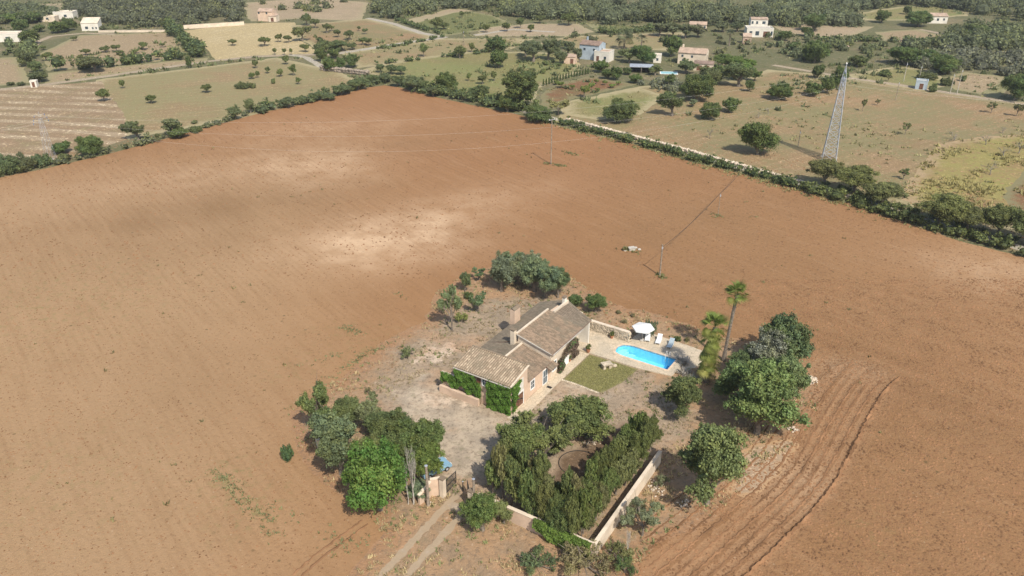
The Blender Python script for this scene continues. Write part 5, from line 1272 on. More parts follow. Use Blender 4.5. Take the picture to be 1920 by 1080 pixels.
def post(px, py, h, r, label, mat='old_wood'):
    x, y = P(px, py); o = empty('wooden_post', (x, y, 0), 0, label=label, cat='post'); MB().tube([(0, 0, -.2), (.02, 0, h)], [r * 1.1, r * .85], 9).build('shaft', M[mat], o)
    MB().lathe([(0, 0), (r * 1.2, 0), (r * 1.2, .04), (0, .06)], 9, (.02, 0, h)).build('cap', M['galv'], o)
post(803, 948, 5.6, .16, 'tall weathered wooden post in front of the pink entrance wall')
post(889, 954, 4.2, .15, 'dark wooden post standing just right of the gate')
post(868, 921, 1.4, .07, 'short dark leaning stake in the middle of the gateway', 'metal_dark')
FW = [P(900, 952), P(1112, 1045)]
plain_wall('front_wall', P(897, 949), P(1108, 1044), 1.75, 1.85, .35, 'pink_wall', 'long pink boundary wall from the gate to the near corner, partly under ivy')
plain_wall('side_wall', P(1113, 1043), P(1236, 868), 1.7, 1.75, .35, 'pale_wall', 'long pale boundary wall running up behind the conifer hedge at the right')
a_, b_ = P(1003, 999), P(1108, 1047)
L_ = math.hypot(b_[0] - a_[0], b_[1] - a_[1]); rz_ = math.atan2(b_[1] - a_[1], b_[0] - a_[0])
def wall_ivy(rng, n):
    x = rng.uniform(0, L_, n); z = rng.uniform(0, 1.85, n); k = z > np.clip(1.2 - x * .5, 0, 2) + rng.normal(0, .15, n); x, z = x[k], z[k]; top = rng.random(len(x)) < .35
    y = np.where(top, rng.uniform(0, .45, len(x)), 0); z = np.where(top, 1.85, z); return np.column_stack([x, y - .18, z]), np.array([0, -.8, .6])
leaf_sheet('ivy', 'yellow green ivy draped over the near end of the pink boundary wall', wall_ivy, (a_[0], a_[1], 0), rz_, 9000, .19, (.075, .12, .022), seed=8, thick=.4)

# hose ring on the garden soil
x, y = P(1086, 869); m = MB(); m.tube([(2.45 * math.cos(a * .1963), 2.35 * math.sin(a * .1963), .05) for a in range(33)], .05, 6, False)
o = m.build('irrigation_hose', M['cable'], label='black hose laid in a ring on the garden soil', cat='hose'); o.location = (x, y, 0)

# blue car parked under the trees at the entrance
def car():
    x, y = P(815, 884); o = empty('parked_car', (x, y, 0), R(38), label='light blue car parked under the trees behind the entrance, only its nose showing', cat='car')
    M['car_blue'] = simple('light_blue_car_paint', (.22, .38, .50), .3, .05, 1, spec=.5)
    prof = [(-1.9, .35), (-1.95, .8), (-1.6, 1.25), (-1.1, 1.42), (.2, 1.42), (.85, .98), (1.75, .85), (1.95, .6), (1.95, .32)]
    m = MB(); n = len(prof)
    for s, w_ in ((-1, .82), (1, .82)):
        for (a, z) in prof: m.v.append((a, s * (w_ - (.14 if z > 1.1 else 0)), z))
    for i in range(n):
        j = (i + 1) % n; m.f.append((i, j, n + j, n + i))
    m.f.append(tuple(range(n))[::-1]); m.f.append(tuple(range(n, 2 * n))); m.build('body', M['car_blue'], o)
    MB().hexa([(.28, -.62, 1.37), (.84, -.72, 1.0), (.84, .72, 1.0), (.28, .62, 1.37)], [(.31, -.62, 1.395), (.87, -.72, 1.02), (.87, .72, 1.02), (.31, .62, 1.395)]).build('windscreen', M['glass'], o)
    for a in (-1.2, 1.2):
        for s in (-.8, .8):
            w_ = MB().tube([(a, s - .09, .31), (a, s + .09, .31)], .31, 14).build('wheel', M['cable'], o)
            MB().tube([(a, s - .1, .31), (a, s + .1, .31)], .17, 10).build('rim', M['galv'], w_)
    for s in (-.55, .55): MB().box(1.93, 1.98, s - .14, s + .14, .55, .7).build('headlight', M['white_paint'], o)
car()

# ------------------------------------------------------------------ near trees and shrubs
def nt_(px, py, wpx, hpx, kind, label, color=None, **k): return tree_px(px, py, wpx, hpx, kind, label=label, color=color, **k)
OLV = (.115, .145, .085); DK = (.06, .09, .034); BR = (.07, .125, .028); HDG = (.085, .115, .042)
# behind the house
nt_(940, 548, 54, 70, 'olive', 'grey green olive tree with forked pale trunk, leftmost behind the farmhouse', OLV)
nt_(962, 524, 60, 54, 'olive', 'tall grey olive tree at the back of the grove behind the farmhouse', OLV)
nt_(985, 534, 66, 62, 'olive', 'dusty olive tree with grey purple twigs in the middle of the grove', (.125, .135, .09))
nt_(1003, 549, 60, 68, 'olive', 'large olive tree directly behind the big roof', OLV)
nt_(1024, 560, 56, 66, 'olive', 'olive tree over the rear roof beside the end chimney', (.10, .14, .075))
nt_(1046, 560, 42, 58, 'round', 'darker green rounded tree at the right end of the olive grove', (.075, .12, .055))
nt_(848, 622, 46, 78, 'almond', 'slender tree with long pale trunk left of the farmhouse', (.105, .13, .07), var=0)
nt_(872, 548, 26, 40, 'round', 'small upright tree at the left back of the farmhouse plot', (.075, .115, .055))
nt_(898, 526, 30, 28, 'almond', 'small two headed tree standing out in the red soil', (.08, .125, .06), var=1)
nt_(897, 586, 36, 40, 'almond', 'small forked tree with white trunk left of the big chimney', (.08, .12, .06), var=2)
nt_(878, 560, 22, 16, 'bush', 'small dark bush between the slender tree and the upright tree', DK)
nt_(866, 605, 28, 22, 'scraggy', 'yellow green weedy bush left of the big chimney shadow', (.13, .15, .05))
nt_(764, 673, 28, 28, 'scraggy', 'grey green bush standing alone left of the pale patch', (.11, .125, .065))
nt_(1079, 578, 30, 30, 'dense', 'dark round bush right behind the farmhouse end', (.055, .095, .035))
nt_(1117, 587, 40, 38, 'round', 'neatly rounded dark green tree right of the farmhouse end', (.06, .105, .035), var=1)
nt_(1221, 628, 26, 30, 'bush', 'grey green shrub just behind the white parasol', (.09, .115, .07))
nt_(1270, 640, 14, 12, 'bush', 'small dark shrub above the last sun lounger', DK)
nt_(1288, 640, 9, 9, 'bush', 'tiny yellowish shrub on the bank above the pool', (.12, .11, .05))
for i, (a, b) in enumerate(((1160, 588), (1186, 595), (1170, 606))): nt_(a, b, 12, 8, 'bush', ['low grey tuft on the bank left above the terrace wall', 'low grey tuft on the bank behind the parasol', 'low grey tuft against the back of the terrace wall'][i], (.14, .12, .07))
# right hand group
nt_(1466, 690, 88, 96, 'dense', 'big dark green tree at the right rear corner of the plot', (.055, .088, .042))
nt_(1438, 712, 80, 92, 'olive', 'silvery olive tree between the palm and the big dark tree', (.15, .17, .125))
nt_(1392, 714, 54, 62, 'olive', 'green tree immediately right of the palm trunk', (.08, .115, .05))
nt_(1422, 822, 130, 150, 'feathery', 'largest feathery green tree at the right side of the plot', (.095, .128, .046), var=0)
nt_(1378, 762, 78, 84, 'feathery', 'bushy green tree left of the tallest feathery tree', (.09, .125, .05))
nt_(1463, 766, 84, 104, 'feathery', 'loose green tree beside the white stone pile', (.09, .12, .052))
nt_(1278, 785, 72, 82, 'feathery', 'round bushy tree below the near end of the pool', (.085, .115, .048), var=2)
nt_(1328, 955, 122, 158, 'feathery', 'big loose green tree at the lower right corner of the plot', (.095, .125, .05), var=2)
nt_(1362, 850, 40, 40, 'olive', 'pale olive bush behind the lower right tree', (.12, .14, .08))
nt_(1205, 1010, 70, 70, 'almond', 'sparse grey green tree outside the side wall', (.13, .15, .09), var=1)
nt_(1160, 1056, 52, 40, 'scraggy', 'tangled green brown bush at the near wall corner', (.11, .115, .055))
nt_(1100, 1072, 92, 56, 'scraggy', 'pale scraggy bush in front of the wall corner', (.15, .14, .075))
nt_(1010, 1068, 66, 40, 'scraggy', 'dark green shrub on the verge below the pink wall', (.065, .095, .045))
nt_(1172, 1078, 38, 34, 'scraggy', 'dark little shrub at the lower edge right of the wall corner', (.06, .095, .04))
nt_(1176, 1050, 26, 90, 'bare', 'thin white stemmed leafless sapling at the wall corner', (.3, .28, .24))
nt_(1240, 915, 30, 30, 'scraggy', 'little grey bush against the outside of the side wall', (.13, .13, .08))
nt_(1195, 960, 34, 26, 'scraggy', 'small grey bush halfway along the outside of the side wall', (.12, .125, .075))
# left hand group by the entrance
nt_(592, 815, 64, 98, 'almond', 'upright loose tree at the far left corner of the plot', (.085, .12, .05), var=0)
nt_(604, 822, 48, 60, 'olive', 'small green tree beside the short pale wall end', (.08, .115, .05))
nt_(648, 812, 52, 66, 'round', 'young tree with white stem in the left group', (.08, .11, .045))
nt_(695, 806, 66, 66, 'almond', 'sparse brownish tree with twigs showing in the left group', (.12, .12, .07), var=2)
nt_(640, 897, 108, 112, 'olive', 'large grey green olive tree at the left edge of the entrance group', (.095, .12, .066), var=1)
nt_(735, 842, 86, 72, 'dense', 'dark green tree at the back of the entrance group', (.06, .088, .034))
nt_(785, 872, 84, 86, 'dense', 'dark green tree above the entrance gate', (.068, .10, .034))
nt_(802, 906, 66, 74, 'round', 'leafy tree leaning over the blue car', (.075, .12, .03))
nt_(748, 876, 80, 78, 'dense', 'dense green tree in the heart of the entrance group', (.06, .092, .032))
nt_(712, 966, 116, 126, 'dense', 'big bright green mulberry like tree nearest the camera at the entrance', (.055, .118, .026), var=1)
nt_(690, 878, 74, 62, 'olive', 'yellow green mixed bush behind the bright green tree', (.12, .13, .06))
nt_(775, 950, 56, 150, 'bare', 'tall pale leafless poplar in front of the dark trees', (.3, .29, .26), var=1)
nt_(765, 948, 34, 120, 'bare', 'second thinner leafless poplar just left of the tall one', (.3, .29, .26), var=2)
nt_(790, 935, 46, 36, 'olive', 'silver green sprouting bush at the foot of the poplars', (.13, .16, .11))
nt_(537, 866, 25, 34, 'bush', 'small dark green bush standing alone left of the plot', (.05, .085, .042))
nt_(690, 738, 12, 14, 'scraggy', 'tiny bush on the soil above the entrance trees', (.11, .11, .06))
# court trees
nt_(1022, 880, 96, 104, 'almond', 'loose yellow green tree over the court before the house', (.11, .135, .05), var=2)
nt_(975, 878, 86, 96, 'round', 'bushy tree at the left of the round garden bed', (.09, .115, .045))
nt_(1090, 832, 112, 92, 'round', 'wide green tree between the lawn and the round garden bed', (.095, .125, .042), var=1)
nt_(1050, 800, 60, 50, 'olive', 'pale green bush just below the gravel court', (.13, .15, .065))
nt_(1128, 826, 46, 40, 'almond', 'thin branched bush at the right of the wide green tree', (.12, .13, .06))
nt_(1040, 858, 60, 50, 'olive', 'olive coloured tree between the two court trees', (.12, .14, .06))
nt_(905, 1000, 70, 72, 'olive', 'bright green young tree beside the gate at the pink wall', (.085, .13, .035))
nt_(945, 985, 44, 44, 'olive', 'yellowish bush leaning over the pink wall near the gate', (.14, .155, .06))
# conifer hedge in two rows, individually planted
HT = 'clipped conifers of the garden hedge'
cn = ['first', 'second', 'third', 'fourth', 'fifth', 'sixth', 'seventh', 'eighth', 'ninth', 'tenth', 'eleventh', 'twelfth']
rr = random.Random(9)
for i in range(10):
    t = i / 9; px, py = 925 + (1072 - 925) * t, 932 + (1030 - 932) * t
    for j, (ox, oy) in enumerate(((0, 0), (22, -26))):
        tree_px(px + ox + rr.uniform(-3, 3), py + oy, 38 + rr.uniform(-8, 8), 84 + rr.uniform(-22, 14), rr.choice(('pine', 'pine', 'olive')), color=rr.choice((HDG, (.10, .115, .045), (.075, .10, .04), (.12, .12, .055))), name='conifer', cat='conifer', group=HT, label=f'{"front" if j == 0 else "back"} row conifer inside the pink front wall, {cn[i]} from the gate')
for i in range(11):
    t = i / 10; px, py = 1092 + (1222 - 1092) * t, 1012 + (848 - 1012) * t
    for j, (ox, oy) in enumerate(((0, 0), (-22, -12))):
        tree_px(px + ox + rr.uniform(-3, 3), py + oy, 36 + rr.uniform(-7, 7), 84 - 12 * t + rr.uniform(-20, 12), rr.choice(('pine', 'pine', 'olive')), color=rr.choice(((.082, .11, .038), (.10, .115, .05), (.075, .10, .035))), name='conifer', cat='conifer', group=HT, label=f'{"outer" if j == 0 else "inner"} row conifer along the side wall, {cn[i]} from the near corner')

# ------------------------------------------------------------------ palms
def palm(px, py, h, label, crown=1.0, nf=26, col=(.10, .135, .03), skirt=0, lean=(0, 0), flen=1.6, r=.22, droop=.6, seed=1):
    x, y = P(px, py); rr = random.Random(seed)
    o = empty('palm_tree', (x, y, G(x, y)), 0, label=label, cat='palm tree')
    top = Vector((lean[0], lean[1], h)); n = 9
    m = MB(); m.tube([(lean[0] * (i / n) ** 1.5, lean[1] * (i / n) ** 1.5, -.1 + h * i / n) for i in range(n + 1)], [r * (1.5 - .6 * min(1, i / 2)) * (1 + .06 * (i % 2)) for i in range(n + 1)], 9)
    for i in range(int(h / .35)):
        z = .3 + i * .35; t = z / h; m.lathe([(r * .95, 0), (r * 1.06, .06), (r * .92, .1)], 8, (lean[0] * t ** 1.5, lean[1] * t ** 1.5, z))
    m.build('trunk', M['bark'], o)
    vs_ = []
    for var in range(2):                                # fan frond: stalk and pleated blade in fingers
        f = MB(); L = flen; s = L * .45
        f.bar((0, 0, 0), (s, 0, .05), .04, .02)
        k = 15
        for i in range(k):
            a = (i / (k - 1) - .5) * 2.9; a2 = a + .17; l = L * .62 * (1 - .22 * abs(a) / 1.5); dz = -.22 * L * droop
            p = (s, 0, .05); q1 = (s + l * .55 * math.cos(a), l * .55 * math.sin(a), .06); q2 = (s + l * .55 * math.cos(a2), l * .55 * math.sin(a2), .0)
            e_ = (s + l * math.cos(a + .09), l * math.sin(a + .09), dz)
            f.quad(p, q1, e_, q2)
        nv = len(f.v); me = mesh_np('frond', f.v, f.f, [M['leaf']], attrs=dict(tint=[.35 + .3 * var] * nv, hue=[.25 * var] * nv)); vs_.append(me)
    def fr(pos, az, el, sc_, c, i):
        q = obj('frond', vs_[i % 2], o, color=c); q.location = pos; q.rotation_euler = (rr.uniform(-.3, .3), -el, az); q.scale = (sc_, sc_, sc_)
    for i in range(nf):
        el = R(rr.choice((75, 50, 30, 10, -10, -30))) + rr.uniform(-.15, .15)
        fr(top + Vector((0, 0, .1)), i * 2.4 + rr.uniform(-.2, .2), el, crown * rr.uniform(.85, 1.1), col if el > -.1 else (col[0] * 1.25, col[1], col[2] * .9), i)
    for i in range(skirt):
        t = 1 - .75 * (i / skirt); fr(Vector((lean[0] * t ** 1.5, lean[1] * t ** 1.5, h * t)), i * 2.4, R(rr.uniform(-70, -20)), crown * rr.uniform(.7, 1.0), (.13, .15, .035) if i % 3 else (.17, .165, .045), i)
    return o
palm(1357, 676, 11.0, 'tall slender fan palm with a small windswept crown behind the pool', lean=(.5, -.3), r=.24, nf=30, flen=2.1, seed=1)
palm(1325, 716, 8.6, 'shaggy yellow green palm clothed in hanging fronds at the pool end', lean=(.25, .3), r=.25, nf=26, skirt=80, flen=2.0, seed=2, crown=1.1)
palm(1170, 92, 4.5, 'wide feathery palm behind the garden between the far farmhouses', col=(.10, .11, .06), flen=4.2, r=.4, nf=22, seed=3, droop=1.4)
palm(1202, 93, 4.0, 'smaller palm right of the wide feathery palm at the far farmhouses', col=(.10, .10, .06), flen=2.6, r=.3, nf=18, seed=4, droop=1.4)
palm(1367, 86, 5.0, 'small dark palm behind the cream farmhouse chimney', col=(.06, .07, .04), flen=2.0, r=.25, nf=14, seed=5, droop=1.4)
palm(1764, 36, 5.0, 'slim palm behind the white house at the upper right', col=(.08, .10, .04), flen=2.2, r=.25, nf=14, seed=6)
# grey agave-like clump beside the deck
rng = np.random.default_rng(5); x, y = P(1287, 706)
for k_, (px, py, c, lab) in enumerate(((1284, 702, (.22, .20, .17), 'grey spiky agave clump at the shaded end of the pool terrace'), (1298, 716, (.15, .15, .12), 'second darker spiky clump below the pool end'), (1281, 680, (.25, .23, .2), 'pale spiky clump behind the pool end, nearest the water'))):
    x, y = P(px, py); V, F = [], []
    for i in range(60):
        a = rng.uniform(0, 6.28); el = rng.uniform(.2, 1.3); l = rng.uniform(.7, 1.3); q = rng.uniform(0, .8, 2) - .4; b = len(V)
        d = np.array((math.cos(a) * math.cos(el), math.sin(a) * math.cos(el), math.sin(el))); s_ = np.array((-math.sin(a), math.cos(a), 0)) * .09
        base = np.array((q[0] * 1.6, q[1] * 1.6, 0)); V += [base - s_, base + s_, base + d * l * .6 + s_ * .9, base + d * l, base + d * l * .6 - s_ * .9]; F.append((b, b + 1, b + 2, b + 3, b + 4))
    obj('agave', mesh_np('agave', V, F, [M['leaf']], attrs=dict(tint=rng.random(len(V)), hue=[0] * len(V))), label=lab, cat='plant', color=c).location = (x, y, .0)

# ------------------------------------------------------------------ stones, rubble, well
def stones(name, px, py, n, rx, ry, s, label, mat='stone_white', h=.8, seed=1, cat='stone pile'):
    x, y = P(px, py); rr = random.Random(seed); o = empty(name, (x, y, G(x, y)), 0, label=label, cat=cat)
    lib = [MB().blob((0, 0, 0), 1, .75, k).mesh('stone', M[mat]) for k in range(6)]
    for i in range(n):
        a = rr.uniform(0, 6.28); q = math.sqrt(rr.random()); c = obj('stone', lib[i % 6], o); c.location = (rx * q * math.cos(a), ry * q * math.sin(a), h * (1 - q) * rr.uniform(.3, 1) + .06); r_ = s * rr.uniform(.4, 1.15); c.scale = (r_, r_, r_); c.rotation_euler = (rr.random(), rr.random(), rr.random() * 6)
stones('stone_pile', 1511, 713, 110, 1.6, 1.1, .2, 'heap of whitish field stones beside the big dark tree', seed=1)
stones('stone_pile', 1486, 806, 22, .8, .5, .18, 'few pale stones at the foot of the feathery tree', seed=2, h=.3)
stones('stone_pile', 1228, 915, 30, 1.0, 1.6, .16, 'scattered pale stones outside the side wall', seed=3, h=.2)
stones('stone_pile', 1110, 832, 16, 1.2, .3, .17, 'curved row of white stones below the wide court tree', seed=4, h=.15)
stones('stone_pile', 1284, 945, 18, .8, .8, .15, 'small heap of pale stones left of the lower right tree', seed=5, h=.2)
stones('rubble_heap', 1575, 88, 60, 3.6, 3.0, .7, 'orange rubble heap on the far green scrub', 'roof_pale', 1.6, 6)
stones('stone_pile', 805, 944, 8, .4, .3, .1, 'few white stones at the foot of the tall wooden post', seed=7, h=.1)
x, y = P(1184, 469); o = empty('stone_well', (x, y, G(x, y)), .3, label='small whitish stone well block alone in the ploughed field', cat='well')
MB().box(-.6, .6, -.4, .4, -.1, .5).build('block', M['concrete'], o); MB().box(-.68, .68, -.48, .48, .5, .58).build('lid', M['concrete'], o)
for i, q in enumerate(((-1.3, .1), (1.4, -.3), (1.1, .6))): MB().blob((q[0], q[1], .1), .35, .7, i).build('stone', M['concrete'], o)
tree_px(1171, 470, 14, 10, 'bush', label='dry little bush left of the stone well', color=(.13, .12, .06))

# ------------------------------------------------------------------ poles, pylon, wires
def pole(px, py, h, label, r=.13, arm=0, mat='old_wood', az=0):
    x, y = P(px, py); z = G(x, y); o = empty('utility_pole', (x, y, z), az, label=label, cat='utility pole')
    MB().tube([(0, 0, -.2), (0, 0, h)], [r * 1.15, r * .8], 8).build('shaft', M[mat], o)
    if arm:
        MB().bar((-arm, 0, h - .25), (arm, 0, h - .25), .12).build('crossarm', M['galv'], o)
        for s in (-arm * .9, 0, arm * .9): MB().lathe([(.0, 0), (.07, 0), (.05, .1), (.07, .14), (.0, .24)], 8, (s, 0, h - .18)).build('insulator', M['white_paint'], o)
    else: MB().box(-.12, .12, -.18, -.08, h - .8, h - .4).build('bracket', M['galv'], o)
    return Vector((x, y, z + h))
TA = pole(1033, 308, 11.4, 'tall concrete pole with crossarm in the upper part of the ploughed field', .13, .9, 'old_wood', .6)
TB = pole(1237, 517, 6.0, 'wooden pole in the ploughed field behind the farmhouse', .13)
TC = pole(1346, 404, 5.0, 'thin pole half lost against the soil near the lane', .06)
for i, (a, b, h, lab) in enumerate(((1694, 153, 6.5, 'thin pale pole left of the grey shed'), (1794, 176, 8, 'pale pole beside the far track, right one of the pair'), (1781, 176, 6.5, 'pale pole with white box beside the far track, left one of the pair'), (1679, 188, 6, 'thin dark leaning pole on the brown meadow'), (1723, 150, 5, 'thin pale pole behind the grey shed'), (870, 85, 6, 'thin pole on the meadow above the crossroads'), (1496, 276, 4.5, 'short thin post on the meadow left of the pylon'))): pole(a, b, h, lab, .1, mat='concrete' if 'pale' in lab else 'old_wood')
def pylon(px, py, h, bw, tw, label, az, panels=13, arms=True, th=1.15):
    x, y = P(px, py); z = G(x, y); o = empty('pylon', (x, y, z), az, label=label, cat='pylon')
    unit = MB().bar((0, 0, 0), (0, 0, 1), 1).mesh('brace', M['galv'])
    def member(nm, a, b, t):
        a, b = Vector(a), Vector(b); d = b - a; q = obj(nm, unit, o); q.location = a; q.rotation_mode = 'QUATERNION'; q.rotation_quaternion = d.to_track_quat('Z', 'Y'); q.scale = (t * th, t * th, d.length)
    wd = lambda zz: (bw + (tw - bw) * min(1, zz / (h * .86)) ** .9) / 2
    for sx, sy in ((-1, -1), (1, -1), (1, 1), (-1, 1)):
        zs = [h * .86 * k / 3 for k in range(4)]
        member('leg', (sx * wd(0), sy * wd(0), 0), (sx * wd(h * .86), sy * wd(h * .86), h * .86), .16)
        member('peak_member', (sx * wd(h * .86), sy * wd(h * .86), h * .86), (0, 0, h), .09)
        MB().box(sx * wd(0) - .3, sx * wd(0) + .3, sy * wd(0) - .3, sy * wd(0) + .3, -.3, .25).build('footing', M['concrete'], o)
    z0 = 0
    for k in range(panels):
        z1 = h * .86 * (1 - (1 - (k + 1) / panels) ** 1.25); a, b = wd(z0), wd(z1)
        cs0 = [(-a, -a), (a, -a), (a, a), (-a, a)]; cs1 = [(-b, -b), (b, -b), (b, b), (-b, b)]
        for s in range(4):
            p, q = cs0[s], cs0[(s + 1) % 4]; p1, q1 = cs1[s], cs1[(s + 1) % 4]
            member('brace', (*p, z0), (*q1, z1), .075); member('brace', (*q, z0), (*p1, z1), .075); member('crossbar', (*p1, z1), (*q1, z1), .06)
        z0 = z1
    tips = []
    if arms:
        for zz, L in ((h * .80, 1.9), (h * .86, 1.7), (h * .93, 1.3)):
            for s in (-1, 1):
                member('arm', (s * .2, .2, zz), (s * L, 0, zz + .1), .08); member('arm', (s * .2, -.2, zz), (s * L, 0, zz + .1), .08); member('arm', (0, 0, zz + .6), (s * L, 0, zz + .1), .05)
                MB().lathe([(0, 0), (.09, -.08), (.05, -.14), (.09, -.22), (.05, -.28), (.09, -.36), (0, -.5)], 8, (s * L, 0, zz + .1)).build('insulator', M['insulator'], o)
                c, sn = math.cos(az), math.sin(az); tips.append(Vector((x + s * L * c, y + s * L * sn, z + zz - .4)))
        if th > 1: MB().lathe([(0, 0), (.18, .1), (.18, .3), (0, .45)], 10, (0, 0, h)).build('warning_ball', M['white_paint'], o)
    return tips
M['insulator'] = simple('blue_glass_insulator', (.10, .17, .32), .3, .1, 1)
PY = pylon(1554, 299, 23.2, 3.3, .9, 'tall galvanised lattice pylon with blue insulators at the right', R(70))
PL = pylon(97, 303, 12.5, 2.0, .6, 'slender lattice mast at the left edge of the ploughed field', R(60), 7, th=.22)
def wire(a, b, sag, label, r=.010, mat='wire', group=None):
    n = 24; pts = [a.lerp(b, i / n) - Vector((0, 0, 4 * sag * (i / n) * (1 - i / n))) for i in range(n + 1)]; c = Vector(pts[n // 2])
    o = MB().tube([p - c for p in pts], r, 4, False).build('power_line', M[mat], label=label, cat='power line', group=group); o.location = c
Gp = 'power lines crossing the field to the pylon'
wire(PL[5], PY[4], 5.6, 'uppermost pale wire from the left mast to the pylon', group=Gp)
wire(PL[1], PY[0], 7.2, 'middle pale wire from the left mast to the pylon', group=Gp)
wire(PL[0], PY[2] - Vector((0, 0, 2.5)), 10.2, 'lowest pale wire from the left mast to the pylon', group=Gp)
far_r = Vector((*P(2500, 420), 17))
wire(PY[1], Vector((190, 190, 17)), 3.5, 'pale wire leaving the pylon to the right, upper', group=Gp); wire(PY[3], Vector((192, 187, 14.5)), 3.8, 'pale wire leaving the pylon to the right, lower', group=Gp)
for i, q in enumerate(PL[:3]): wire(q, Vector((-190, 150 + i * 3, 12)), 2.5, ['pale wire leaving the left mast beyond the picture, lower', 'pale wire leaving the left mast beyond the picture, middle', 'pale wire leaving the left mast beyond the picture, upper'][i], group=Gp)
wire(TB - Vector((0, 0, .5)), TC, .6, 'black cable from the wooden pole to the thin pole', .045, 'cable')
wire(TC, Vector((*P(1392, 334), 3.0)), .5, 'black cable from the thin pole to the lane hedge', .045, 'cable')

# ------------------------------------------------------------------ far buildings
def far_house(px, py, L, D, h, rz, label, wall='white_wall', roofm='roof_brown', kind='gable', wins=(), chim=None, name='farmhouse', rise=1.2, cat='house'):
    """px,py: photo point of the middle of the front foot; local x along the front, y away"""
    x, y = P(px, py); z = G(x, y); o = empty(name, (x, y, z), rz, label=label, cat=cat); a = L / 2
    if kind == 'gable':
        MB().hexa([(-a, 0, -.3), (a, 0, -.3), (a, D / 2, -.3), (-a, D / 2, -.3)], [(-a, 0, h), (a, 0, h), (a, D / 2, h + rise), (-a, D / 2, h + rise)]).build('wall', M[wall], o)
        MB().hexa([(-a, D / 2, -.3), (a, D / 2, -.3), (a, D, -.3), (-a, D, -.3)], [(-a, D / 2, h + rise), (a, D / 2, h + rise), (a, D, h), (-a, D, h)]).build('wall', M[wall], o)
        t = .16; e = .3
        for s, y0, y1, z0, z1 in ((0, -e, D / 2, h - e * rise / (D / 2), h + rise), (1, D / 2, D + e, h + rise, h - e * rise / (D / 2))):
            r_ = MB().hexa([(-a - .05, y0, z0 + .01), (a + .05, y0, z0 + .01), (a + .05, y1, z1 + .01), (-a - .05, y1, z1 + .01)], [(-a - .05, y0, z0 + t), (a + .05, y0, z0 + t), (a + .05, y1, z1 + t), (-a - .05, y1, z1 + t)]).build('roof', M[roofm], o)
            m = MB()
            for k in range(int(L / .55)):
                q = -a + .2 + k * .55; m.bar((q, y0, z0 + t + .02), (q, y1, z1 + t + .02), .16, .08)
            m.build('roof_tiles', M[roofm], r_, kind='stuff')
    elif kind == 'mono':
        MB().hexa([(-a, 0, -.3), (a, 0, -.3), (a, D, -.3), (-a, D, -.3)], [(-a, 0, h), (a, 0, h), (a, D, h + rise), (-a, D, h + rise)]).build('wall', M[wall], o)
        MB().hexa([(-a - .1, -.2, h + .01), (a + .1, -.2, h + .01), (a + .1, D + .1, h + rise + .01), (-a - .1, D + .1, h + rise + .01)], [(-a - .1, -.2, h + .15), (a + .1, -.2, h + .15), (a + .1, D + .1, h + rise + .15), (-a - .1, D + .1, h + rise + .15)]).build('roof', M[roofm], o)
    else:
        MB().box(-a, a, 0, D, -.3, h).build('wall', M[wall], o)
        m = MB(); m.box(-a - .05, a + .05, -.05, .2, h, h + .35); m.box(-a - .05, a + .05, D - .2, D + .05, h, h + .35); m.box(-a - .05, -a + .2, .2, D - .2, h, h + .35); m.box(a - .2, a + .05, .2, D - .2, h, h + .35); m.build('parapet', M[wall], o)
        MB().box(-a + .2, a - .2, .2, D - .2, h, h + .04).build('roof', M[roofm], o)
    for (face, c, z0, z1, w_) in wins:
        if face == 'f': window(o, 'v', 0, c, z0, z1, w_, out=-1, frame=False, pane='glass' if z0 > .3 else 'wood_door', name='window' if z0 > .3 else 'door')
        if face == 'r': window(o, 'u', a, c, z0, z1, w_, out=1, frame=False, name='window')
        if face == 'l': window(o, 'u', -a, c, z0, z1, w_, out=-1, frame=False, name='window')
    if chim: MB().box(chim[0] - .3, chim[0] + .3, chim[1] - .3, chim[1] + .3, h, h + rise + chim[2]).build('chimney', M[wall], o)
    return o
far_house(1296, 121, 10.5, 7, 4.2, R(-20), 'cream two storey farmhouse with pinkish tiled roof in the far garden', 'pale_wall', 'roof_pale', wins=(('f', -3.6, 2.6, 3.5, .8), ('f', 0, 2.5, 3.4, .8), ('f', -3.2, .8, 1.8, .8), ('r', 3.6, 2.2, 3.4, .8)), chim=(-4.2, 4.6, 1.0))
far_house(1318, 133, 7, 3.5, 2.4, R(-15), 'open porch with dark roof at the right end of the cream farmhouse', 'pale_wall', 'roof_brown', 'mono', wins=(('f', -1.5, .1, 2.0, 1.8), ('f', 1.4, .1, 2.0, 1.4)), name='porch', rise=.5, cat='porch')
far_house(1104, 112, 8.2, 6.5, 5.6, R(-28), 'blue grey two storey farmhouse with brown roof in the far garden', 'bluegrey_wall', 'roof_brown', 'gable', wins=(('f', -2, 3.4, 4.4, .9), ('f', 2, 3.4, 4.4, .9), ('r', 3, 3.2, 4.3, .9)), chim=(-2.5, 4, 1.3), rise=1.0)
far_house(1127, 116, 6.0, 5.5, 3.6, R(-28), 'white flat roofed annex right of the blue grey farmhouse', 'white_wall', 'roof_pale', 'flat', wins=(('f', -1.5, .1, 2.1, 1.1), ('f', 1.5, 1, 2.1, 1)), name='annex')
far_house(1068, 120, 4.4, 3.5, 2.6, R(-15), 'small pinkish shed left of the blue grey farmhouse', 'pink_wall', 'roof_pale', 'mono', wins=(('f', .8, .1, 2.0, 1.2),), name='shed', rise=.4, cat='shed')
far_house(1424, 70, 11.5, 7, 3.6, R(-6), 'white modern house, ground floor with terrace, at the far meadow', 'white_wall', 'concrete', 'flat', wins=(('f', -4, .8, 2.6, 1.2), ('f', -1.2, .8, 2.6, 1.6), ('f', 2.8, .1, 2.6, 2.8), ('f', 5, .8, 2.6, .8)), name='modern_house')
